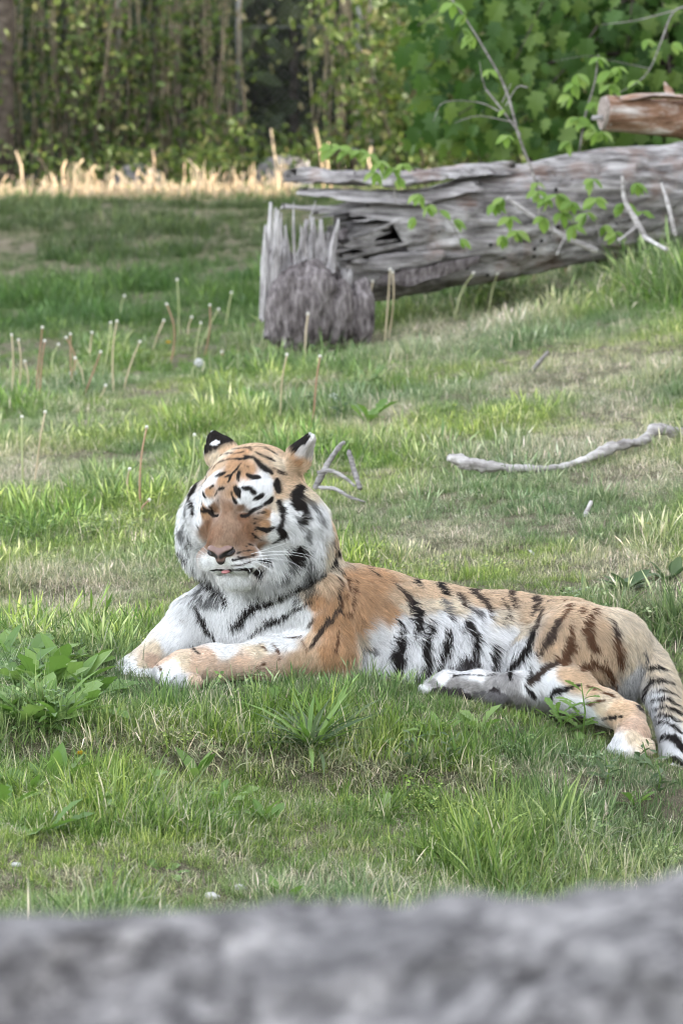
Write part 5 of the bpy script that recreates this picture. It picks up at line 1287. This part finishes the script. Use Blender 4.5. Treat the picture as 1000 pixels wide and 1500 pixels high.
LUSH = [patch(*a) for a in [(190, 430, 260, 50), (120, 470, 160, 30), (70, 1010, 110, 60), (560, 1050, 200, 40), (520, 1010, 120, 30), (470, 660, 70, 40), (800, 650, 60, 16), (760, 1090, 120, 30), (560, 1230, 160, 40), (780, 1210, 170, 30), (100, 1180, 110, 40), (960, 780, 60, 60), (980, 920, 50, 60), (600, 610, 120, 30), (400, 620, 140, 40), (930, 420, 120, 40), (520, 480, 120, 24)]]
SHORT = [patch(*a) for a in [(240, 1010, 110, 12), (920, 1110, 70, 24)]]
def pf(P, x, y, soft=1.0):
    f = np.zeros_like(x)
    for cx, cy, rx, ry in P: f = np.maximum(f, np.exp(-(((x - cx) / rx) ** 2 + ((y - cy) / ry) ** 2) * soft))
    return f
def grass():
    rg = np.random.default_rng(33); X, Yv = [], []
    for y0, y1, dens in ((6.0, 8.2, 900), (8.2, 9.4, 820), (9.4, 11.5, 660), (11.5, 15, 420), (15, 20, 220), (20, 26, 130), (26, 33.6, 70), (33.6, 38, 30)):
        area = .5 * (y1 ** 2 - y0 ** 2) * .185 * 1.5 + (y1 - y0) * .5; n = int(area * dens); y = np.sqrt(rg.uniform(y0 ** 2, y1 ** 2, n)); x = (rg.random(n) - .5) * (y * .185 * 1.5 + .5); X.append(x); Yv.append(y)
    n0 = sum(map(len, X))
    for y0, y1, dens in ((6.0, 9.4, 620), (9.4, 12.5, 480), (12.5, 18, 240)):       # low carpet between the tufts
        area = .5 * (y1 ** 2 - y0 ** 2) * .185 * 1.5 + (y1 - y0) * .5; n = int(area * dens); y = np.sqrt(rg.uniform(y0 ** 2, y1 ** 2, n)); X.append((rg.random(n) - .5) * (y * .185 * 1.5 + .5)); Yv.append(y)
    x, y = np.concatenate(X), np.concatenate(Yv); carpet = np.arange(len(x)) >= n0; z = gz(x, y); P3 = np.stack([x, y, np.zeros_like(x)], -1)
    nz = fbm(P3, 1.3, 3, 51); nf = vnoise(P3, 6, 57); n3 = fbm(P3, 3.0, 3, 61)
    dry = np.clip(pf(DRYP, x, y, .8) * 1.0 + .28 * np.clip(nz - .2, 0, 1) + .20 * np.clip(n3, -1, 1), 0, 1); bare = np.clip(pf(BARE, x, y) * (1.15 + .5 * nf) , 0, 1); lush = np.clip(pf(LUSH, x, y, .8) + .25 * np.clip(-nz, 0, 1), 0, 1)
    thin = np.clip(fbm(P3, 4.2, 3, 95) - .05, 0, 1); thatch = rg.random(len(x)) < np.maximum(bare * .85, thin * .45); keep = ~thatch | (rg.random(len(x)) < .6) | carpet
    # none under the tiger, the logs and the rock
    tb = np.minimum.reduce([tfield(np.stack([x, y, z + h], -1)) for h in (.0, .03, .06, .09)]); keep &= tb > .004
    keep &= ~((y > 33.4) & (rg.random(len(x)) > .6))
    x, y, z, dry, bare, lush, nf, nz, tb, n3, thatch, carpet = [v[keep] for v in (x, y, z, dry, bare, lush, nf, nz, tb, n3, thatch, carpet)]; n = len(x)
    idx = rg.integers(0, 6, n); r = rg.random(n)
    idx = np.where(r < .14 + .34 * lush, rg.integers(6, 10, n), idx); idx = np.where(rg.random(n) < .12 + .6 * np.maximum(dry, bare), rg.integers(10, 13, n), idx)
    idx = np.where((rg.random(n) < .10) & (y > 8.6), rg.integers(13, 15, n), idx); idx = np.where((rg.random(n) < .03 + .06 * (n3 > .3)) & (dry < .5) & (y > 7.6), rg.integers(15, 18, n), idx)
    idx = np.where(thatch, rg.integers(10, 13, n), idx)
    idx = np.where(carpet, np.where(rg.random(n) < .30 + .4 * dry, rg.integers(10, 13, n), rg.integers(0, 6, n)), idx)
    sc = rg.uniform(.7, 1.15, n) * (1 + .30 * lush - .55 * bare - .42 * dry) * np.interp(y, [6, 9, 14, 20, 30], [.80, .86, .92, 1.0, 1.4])
    hv = fbm(np.stack([x, y, x * 0], -1), 2.4, 3, 91); sc *= np.clip(.76 + .85 * hv, .38, 1.35)
    sc *= np.where((tb < .20) & (y < 8.9) & (x > -.2) & (x < .6), 1.45, 1) * (1 - .45 * pf(SHORT, x, y))
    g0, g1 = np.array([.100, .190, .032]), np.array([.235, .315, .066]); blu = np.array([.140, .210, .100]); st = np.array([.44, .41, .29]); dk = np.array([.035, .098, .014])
    k = np.clip(.5 + .7 * nz + .5 * n3 + rg.normal(0, .25, n), 0, 1)[:, None]; C = g0 * (1 - k) + g1 * k
    b = np.clip(.9 * vnoise(np.stack([x, y, x * 0], -1), 1.7, 77) + .15, 0, .75)[:, None]; C = C * (1 - b) + blu * b
    d = np.clip(dry * .34 + .42 * pf(DRYP, x, y, .8) + rg.normal(0, .10, n), 0, .85)[:, None]; C = C * (1 - d) + st * d
    C = np.where((idx[:, None] >= 10) & (idx[:, None] < 13), C * .35 + st * .65 * rg.uniform(.7, 1.35, (n, 1)), C)
    farl = (sstep(17, 22, y) * sstep(.6, -.6, x))[:, None]; C = C * (1 - .8 * farl) + dk * .8 * farl; fd = (sstep(25.5, 28.5, y) * (1 - sstep(33.2, 33.8, y)))[:, None]; C = C * (1 - .6 * fd) + np.array([.045, .055, .018]) * .6 * fd  # shade painted into the far grass, over a deeper green on the left
    tallr = pf([patch(900, 410, 200, 45), patch(640, 440, 160, 25), patch(780, 402, 260, 22), patch(455, 486, 90, 12)], x, y, .8); sc *= 1 + .7 * tallr
    sc *= np.where((idx >= 10) & (idx < 13), 1.35, 1)
    sc = np.where(carpet, rg.uniform(.34, .58, n) * np.where(y > 12, 1.3, 1), sc * .92)
    rot = np.stack([rg.normal(0, .12, n), rg.normal(0, .12, n), rg.uniform(0, 6.283, n)], 1)
    me = bpy.data.meshes.new('grass'); me.vertices.add(n); me.vertices.foreach_set('co', np.stack([x, y, z], 1).astype(np.float32).ravel())
    def at_(nm, tp, v, key): a = me.attributes.new(nm, tp, 'POINT'); a.data.foreach_set(key, np.ascontiguousarray(v).ravel())
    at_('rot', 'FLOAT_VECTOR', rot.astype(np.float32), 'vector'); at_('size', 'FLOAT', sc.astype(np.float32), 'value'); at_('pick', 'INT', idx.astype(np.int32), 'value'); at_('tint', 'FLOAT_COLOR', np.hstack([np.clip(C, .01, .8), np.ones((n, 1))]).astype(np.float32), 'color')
    o = bpy.data.objects.new('grass', me); COL.objects.link(o); tag(o, 'short uneven meadow grass, green with dry straw patches', 'grass', kind='stuff'); me.materials.append(GRASS)
    ng = bpy.data.node_groups.new('scatter_clumps', 'GeometryNodeTree'); ng.interface.new_socket('Geometry', in_out='INPUT', socket_type='NodeSocketGeometry'); ng.interface.new_socket('Geometry', in_out='OUTPUT', socket_type='NodeSocketGeometry')
    N = ng.nodes; gi, go = N.new('NodeGroupInput'), N.new('NodeGroupOutput'); ci = N.new('GeometryNodeCollectionInfo'); ci.inputs['Collection'].default_value = CLUMPS; ci.inputs['Separate Children'].default_value = True; ci.inputs['Reset Children'].default_value = True
    ip = N.new('GeometryNodeInstanceOnPoints'); ip.inputs['Pick Instance'].default_value = True
    def na(nm, tp): q = N.new('GeometryNodeInputNamedAttribute'); q.data_type = tp; q.inputs['Name'].default_value = nm; return q.outputs['Attribute']
    L = ng.links.new; L(gi.outputs[0], ip.inputs['Points']); L(ci.outputs[0], ip.inputs['Instance']); L(na('pick', 'INT'), ip.inputs['Instance Index']); L(na('rot', 'FLOAT_VECTOR'), ip.inputs['Rotation']); L(na('size', 'FLOAT'), ip.inputs['Scale']); L(ip.outputs[0], go.inputs[0])
    md = o.modifiers.new('scatter', 'NODES'); md.node_group = ng; print('GRASS CLUMPS', n)
grass()
# ------------------------------------------------------------------ dandelions gone to seed
ST_TAN = leafy('dandelion_stalk_tan', stops=[(0, (.52, .43, .28)), (1, (.62, .52, .36))], transl=.15); ST_RED = leafy('dandelion_stalk_brown', stops=[(0, (.36, .21, .14)), (1, (.44, .29, .18))], transl=.15); ST_GRN = leafy('dandelion_stalk_green', stops=[(0, (.38, .42, .20)), (1, (.46, .48, .25))], transl=.15)
m = NT('dandelion_receptacle'); m.base((.78, .75, .68)); m.rough(.9, .1); KNOB = m.m
m = NT('dandelion_fluff'); m.base((.80, .80, .80)); m.rough(.9, .1); FLUFF = m.m
m = NT('dandelion_petal'); m.base((.75, .50, .015)); m.rough(.6, .2); PETAL = m.m
def knob_mesh():
    mb = MB(); mb.tube([(0, 0, 0), (0, 0, .25), (0, 0, .6), (0, 0, .9), (0, 0, 1.0)], [.28, .75, .85, .5, .1], 8)
    for k in range(8):
        a = k * math.pi / 4; d = np.array([math.cos(a), math.sin(a), 0]); mb.tube([d * .3 + [0, 0, .1], d * .9 + [0, 0, -.25], d * .8 + [0, 0, -.7]], [.14, .10, .03], 4)
    return mb.build('tmp', KNOB, None, True, False).data
def fluff_mesh():
    rg = np.random.default_rng(2); mb = MB()
    for k in range(90):
        d = rg.normal(0, 1, 3); d /= np.linalg.norm(d); mb.tube([d * .15, d * .8], [.012, .012], 3, cap=False)
        a = np.cross(d, [0, 0, 1.0]) + 1e-3; a /= np.linalg.norm(a); b = np.cross(d, a)
        for q in range(5): e = d * .98 + .30 * (a * math.cos(q * 1.26) + b * math.sin(q * 1.26)); mb.tube([d * .8, e], [.03, .015], 3, cap=False)
    return mb.build('tmp', FLUFF, None, True, False).data
KNOB_ME, FLUFF_ME = knob_mesh(), fluff_mesh()
def dandelion(label, bx, by, tx, ty, mat=None, rad=.0034, head='knob', via=None, ydep=None, group='dandelion stalks'):
    p0 = ground_hit(bx, by) if ydep is None else at(bx, by, ydep); p0 = p0 - np.array([0, 0, .03]); y = p0[1]; p1 = at(tx, ty, y); root = empty('dandelion', p0 + np.array([0, 0, .03])); tag(root, label, 'dandelion', group)
    pts = [p0] + ([at(v[0], v[1], y) for v in via] if via else [p0 + (p1 - p0) * .35 + np.array([(j_ := RNG.normal(0, .012)), RNG.normal(0, .02), 0]), p0 + (p1 - p0) * .7 + np.array([j_ * 1.1, RNG.normal(0, .02), 0])]) + [p1]; C = spline(pts, 10); rr = rad * max(1, (y / 11) ** .5)
    V, F = tube_vf(C, np.linspace(rr * 1.15, rr * .8, 10), 6); mesh_np('stem', V - np.array(root.location), F, mat or ST_TAN, root)
    h = bpy.data.objects.new('seed_head', FLUFF_ME if head == 'clock' else KNOB_ME); COL.objects.link(h); h.parent = root; s = .021 if head == 'clock' else 0.0068 * max(1, (y / 11) ** .5); h.scale = (s, s, s); h.location = tuple(p1 - np.array(root.location)); 
    t = C[-1] - C[-2]; h.rotation_euler = Vector(t).to_track_quat('Z', 'Y').to_euler()
ORD = ['first', 'second', 'third', 'fourth', 'fifth', 'sixth', 'seventh', 'eighth', 'ninth', 'tenth', 'eleventh', 'twelfth', 'thirteenth', 'fourteenth', 'fifteenth', 'sixteenth', 'seventeenth', 'eighteenth', 'nineteenth', 'twentieth']
def zz(a): return [(x / 2, 380 + y / 2) for x, y in a]
CL1 = [((32, 390), (35, 222), 'T'), ((48, 388), (55, 237), 'T'), ((106, 390), (125, 200), 'R'), ((118, 402), (132, 240), 'R'), ((166, 340), (172, 250), 'G'), ((190, 372), (195, 230), 'R'), ((216, 365), (207, 220), 'R'), ((240, 392), (295, 272), 'R'), ((255, 422), (310, 370), 'T'), ((298, 340), (325, 186), 'G'), ((335, 382), (343, 182), 'T'), ((358, 378), (410, 242), 'T'), ((265, 300), (270, 215), 'T'), ((72, 390), (74, 300), 'T'), ((250, 380), (222, 290), 'T')]
CL2 = [((440, 262), (480, 180), 'T'), ((492, 305), (489, 132), 'R'), ((520, 245), (519, 60), 'G'), ((570, 295), (588, 187), 'G'), ((596, 275), (615, 135), 'R'), ((578, 262), (640, 147), 'G'), ((660, 185), (678, 98), 'G'), ((605, 308), (650, 272), 'R'), ((560, 230), (562, 170), 'T'), ((360, 168), (365, 108), 'G')]
CL3 = [((895, 305), (902, 160), 'T'), ((822, 470), (840, 280), 'T'), ((918, 492), (937, 285), 'R'), ((96, 662), (133, 448), 'T'), ((70, 660), (65, 462), 'G'), ((415, 735), (430, 492), 'R'), ((408, 725), (380, 615), 'T'), ((520, 722), (570, 515), 'G'), ((436, 745), (437, 705), 'R')]
MT = {'T': ST_TAN, 'R': ST_RED, 'G': ST_GRN}; CN = {'T': 'tan', 'R': 'reddish brown', 'G': 'greenish'}
for cl, where in ((CL1, 'in the clump at the left edge'), (CL2, 'in the loose clump left of the stump')):
    for k, (a, b, c) in enumerate(sorted(cl, key=lambda q: q[1][0])):
        (x0, y0), (x1, y1) = zz([a, b]); dandelion('%s bare dandelion stalk, %s from left %s' % (CN[c], ORD[k], where), x0, y0 + 4, x1, y1, MT[c])
L3 = ['thick tan dandelion stalk at the foot of the stump', 'tan dandelion stalk above the gap between the tiger\'s ears', 'tall reddish dandelion stalk above the tiger\'s right-hand ear', 'tall tan dandelion stalk leaning right at the far left of the meadow', 'greenish stalk just left of the leaning one at the far left', 'reddish bare stalk standing left of the tiger\'s head', 'short pale headless stalk left of the tiger\'s head', 'greenish stalk right beside the tiger\'s left-hand ear', 'short reddish stub of a stalk left of the tiger\'s cheek']
for (a, b, c), lab in zip(CL3, L3):
    (x0, y0), (x1, y1) = zz([a, b]); dandelion(lab, x0, y0 + 4, x1, y1, MT[c], .0038)
def z4(a): return (360 + a[0] / 1.5625, 120 + a[1] / 1.5625)
CL4 = [((276, 592), (290, 457), 'T'), ((316, 588), (330, 430), 'T'), ((324, 580), (336, 436), 'T'), ((355, 515), (372, 402), 'G'), ((420, 525), (440, 420), 'G'), ((470, 495), (495, 365), 'G'), ((475, 535), (520, 438), 'G'), ((532, 440), (536, 362), 'G'), ((545, 430), (550, 326), 'G'), ((640, 440), (637, 372), 'T'), ((652, 470), (664, 402), 'T'), ((738, 445), (730, 294), 'R'), ((505, 520), (565, 395), 'G'), ((552, 520), (575, 440), 'G'), ((140, 610), (139, 532), 'T'), ((405, 500), (398, 470), 'G')]
for k, (a, b, c) in enumerate(sorted(CL4, key=lambda q: q[1][0])):
    (x0, y0), (x1, y1) = z4(a), z4(b); dandelion('%s bare dandelion stalk, %s from left in the row before the huge log' % (CN[c], ORD[k]), x0, y0 + 5, x1, y1, MT[c], .0038)
dandelion('white dandelion clock before the middle of the huge log', 592, 455, 593, 368, ST_GRN, .003, 'clock'); dandelion('white dandelion clock low in the grass left of the stump', 288, 552, 291, 531, ST_GRN, .0026, 'clock')
dandelion('small white seed tuft behind the tiger\'s right-hand ear', 488, 600, 488, 583, ST_GRN, .0026, 'clock'); dandelion('white seed tuft at the left of the meadow below the tan stalks', 109, 560, 108, 547, ST_GRN, .0026, 'clock')
def flower(label, px, py, r=.016):
    p = ground_hit(px, py + 8); top = at(px, py, p[1]); root = empty('dandelion_flower', p); tag(root, label, 'flower', 'yellow dandelion flowers'); rg = np.random.default_rng(int(px)); loc = np.array(p)
    V, F = tube_vf(np.array([p - [0, 0, .02], (p + top) / 2, top]), .0018, 6); mesh_np('stem', V - loc, F, ST_GRN, root)
    src = np.array([(-.12, 0, 0), (.12, 0, 0), (.14, .8, .1), (0, 1, .1), (-.14, .8, .1)]); V, F = [], []
    for k in range(60):
        a = k * 2.4; t = (k + 1) / 60; e = 1.25 * (1 - t) + .1; d = np.array([math.cos(a) * math.cos(e), math.sin(a) * math.cos(e), math.sin(e)]); s = np.array([-math.sin(a), math.cos(a), 0]); L = r * (.6 + .4 * t); o = len(V)
        for q in src: V.append(top - loc + s * q[0] * L + d * q[1] * L)
        F.append(tuple(range(o, o + 5)))
    mesh_np('petals', np.array(V), F, PETAL, root)
flower('yellow dandelion flower in the meadow left of the stump', 247, 503, .022); flower('yellow dandelion flower in the weeds at the lower left', 119, 1105, .014); flower('small yellow dandelion flower at the right edge below the grey branch', 948, 768, .012)
# ------------------------------------------------------------------ leafy weeds: every leaf its own blade
LD = [leaf_mesh('dandelion_leaf', DANDE, f, c, WEED_GREEN) for f, c in ((.3, .35), (.2, .15), (.35, .5))]; LS = [leaf_mesh('strap_leaf', STRAP, f, c, WEED_GREEN) for f, c in ((.4, .5), (.3, .9), (.3, .25))]
LT = [leaf_mesh('grass_leaf', [(x * .55, y) for x, y in STRAP], f, c, DULL_GREEN if f > .35 else WEED_GREEN) for f, c in ((.4, .45), (.3, .6), (.3, .25), (.45, .5))]
LP = [leaf_mesh('plantain_leaf', PLANT, f, c, WEED_GREEN) for f, c in ((.2, .3), (.3, .1), (.25, .5))]; LG = [leaf_mesh('grey_leaf', PLANT, f, c, DULL_GREEN) for f, c in ((.2, .3), (.3, .1))]
def weed(label, px, py, lib, n, size, tilt=.75, seed=0, name='leafy_weed', group='leafy weeds in the grass', stemh=0.0):
    rg = np.random.default_rng(seed + 900); p = ground_hit(px, py); root = empty(name, p); tag(root, label, 'weed', group); bpy.context.view_layer.update(); base = Vector(p)
    if stemh:
        V, F = tube_vf(np.array([p - [0, 0, .02], p + [.01, 0, stemh * .5], p + [.0, 0, stemh]]), [.003, .0025, .0012], 6); mesh_np('stem', V - p, F, WEED_GREEN, root)
    for k in range(n):
        a = 2.4 * k + rg.normal(0, .3); e = tilt + rg.normal(0, .22); d = (math.cos(a) * math.cos(e), math.sin(a) * math.cos(e), math.sin(e)); q = base + Vector((rg.normal(0, .008), rg.normal(0, .008), stemh * k / max(n, 1)))
        leaf_obj(lib[int(rg.integers(len(lib)))], root, q, oriented(d, (0, 0, 1), size * rg.uniform(.65, 1.15) * (1 - .5 * (k / n) * (stemh > 0)), rg.normal(0, .3)))
WL = [(20, 1015, LD, 14, .15, .75, 'big dandelion rosette at the left edge level with the paws'), (62, 1020, LD, 14, .15, .8, 'big dandelion rosette, second from the left edge level with the paws'), (105, 1015, LP, 12, .13, .8, 'broad-leaved plant left of the far front paw'), (140, 1030, LD, 12, .12, .7, 'dandelion rosette just below the far front paw'), (35, 1070, LD, 14, .14, .8, 'dandelion rosette at the left edge below the biggest rosettes'), (85, 1062, LS, 16, .15, .8, 'strap-leaved tuft between the rosettes at the left'),
      (85, 1160, LP, 6, .12, 1.15, 'upright pale broad-leaved plant at the lower left'), (285, 1150, LP, 4, .11, 1.3, 'single upright leafy plant below the near front paw'), (60, 1225, LD, 10, .13, .5, 'flat dandelion rosette at the lower left'), (455, 1100, LT, 56, .16, .85, 'large dark strap-leaved tuft in the middle below the tiger'), (478, 1090, LT, 44, .15, .9, 'second strap-leaved tuft right behind the large one below the tiger'), (275, 1220, LS, 10, .09, .9, 'small tuft in the short grass at the lower centre left'),
      (605, 1130, LG, 16, .05, .6, 'small-leaved weed below the tiger\'s sole', .09), (660, 1120, LG, 14, .045, .6, 'second small-leaved weed below the tiger\'s sole', .08), (815, 1075, LD, 12, .10, .7, 'leafy weed before the tiger\'s hind shank', .06), (850, 1085, LD, 14, .09, .55, 'tall leafy weed left of the near hind foot', .14), (885, 1150, LG, 16, .05, .5, 'small feathery weed below the near hind foot', .07), (960, 1165, LG, 18, .055, .5, 'feathery weed below the tail tip', .08), (940, 1130, LG, 14, .05, .6, 'feathery weed between the hind foot and the tail tip', .07),
      (915, 865, LG, 14, .10, .6, 'grey green weed on the dry ground behind the rump'), (975, 850, LG, 12, .08, .5, 'grey green weed at the right edge behind the rump'), (540, 620, LD, 12, .13, .8, 'dark dandelion rosette right of the tiger\'s ears'), (500, 620, LG, 14, .07, .6, 'feathery grey weed above the forked stick', .12), (455, 612, LG, 14, .07, .6, 'feathery grey weed behind the tiger\'s right-hand ear', .10), (930, 1180, LD, 8, .08, .5, 'flat leafy weed on the bare soil below the tail'), (195, 1160, LD, 8, .10, .6, 'dandelion rosette in the short grass at the lower left'), (420, 1320, LP, 5, .06, .9, 'small leafy plant near the boulder at the lower centre'), (245, 1285, LD, 7, .07, .5, 'small flat rosette near the boulder at the lower left'),
      (360, 590, LD, 10, .12, .8, 'dandelion rosette in the meadow above the tiger\'s forehead'), (470, 470, LD, 10, .12, .8, 'leafy weed at the foot of the stump'), (640, 445, LP, 12, .16, .8, 'broad-leaved weed under the middle of the huge log'), (700, 420, LP, 12, .16, .8, 'second broad-leaved weed under the huge log'), (560, 465, LS, 16, .18, .9, 'grassy tuft under the huge log right of the stump'), (880, 390, LD, 14, .18, .8, 'leafy weed before the right end of the huge log'), (960, 372, LD, 14, .20, .8, 'leafy weed at the right edge before the huge log'), (985, 350, LG, 18, .10, .5, 'fern-like weed at the right edge by the pale stick', .25), (800, 400, LD, 12, .16, .8, 'leafy weed below the diagonal stick')]
rgw = np.random.default_rng(64)
MORE = [(12, 975, LP, .12), (45, 985, LD, .14), (88, 990, LP, .12), (120, 985, LD, .11), (15, 1045, LP, .12), (120, 1050, LD, .12), (60, 1045, LP, .13), (10, 1190, LD, .11), (40, 1170, LP, .10), (120, 1195, LD, .10), (350, 1050, LG, .06), (400, 1045, LD, .08), (560, 1090, LD, .09), (640, 1080, LP, .08), (700, 1075, LD, .09), (745, 1085, LG, .06), (530, 1060, LG, .06), (330, 1180, LD, .08), (390, 1210, LP, .07), (560, 1200, LD, .08), (690, 1190, LD, .08), (820, 1210, LP, .08)]
WHERE = ['behind the biggest rosettes at the left edge', 'above the second rosette from the left edge', 'just left of the far front paw, farther back', 'closest to the toes of the far front paw', 'between the rosettes at the very left edge', 'left of and below the near front paw', 'in the middle of the lush left patch', 'at the left edge of the short turf', 'below the lush left patch', 'right of the flat rosette at the lower left', 'right below the near forearm', 'below the near elbow', 'right of the large strap-leaved tuft', 'below the toes of the tiger\'s sole', 'below the tiger\'s heel', 'below the tiger\'s hind knee', 'just above the large strap-leaved tuft', 'in the turf below the near paw', 'in the turf below the large tuft, left', 'in the turf below the large tuft, right', 'in the turf below the tiger\'s belly', 'in the turf below the hind foot, left']
WL += [(x, y, lib, int(rgw.integers(7, 13)), sz, float(rgw.uniform(.55, .9)), {id(LD): 'jagged-leaved', id(LP): 'broad-leaved', id(LG): 'small-leaved'}[id(lib)] + ' weed ' + w_) for (x, y, lib, sz), w_ in zip(MORE, WHERE)]
for k, a in enumerate(WL): weed(a[6], a[0], a[1], a[2], a[3], a[4], a[5], k, stemh=a[7] if len(a) > 7 else 0)
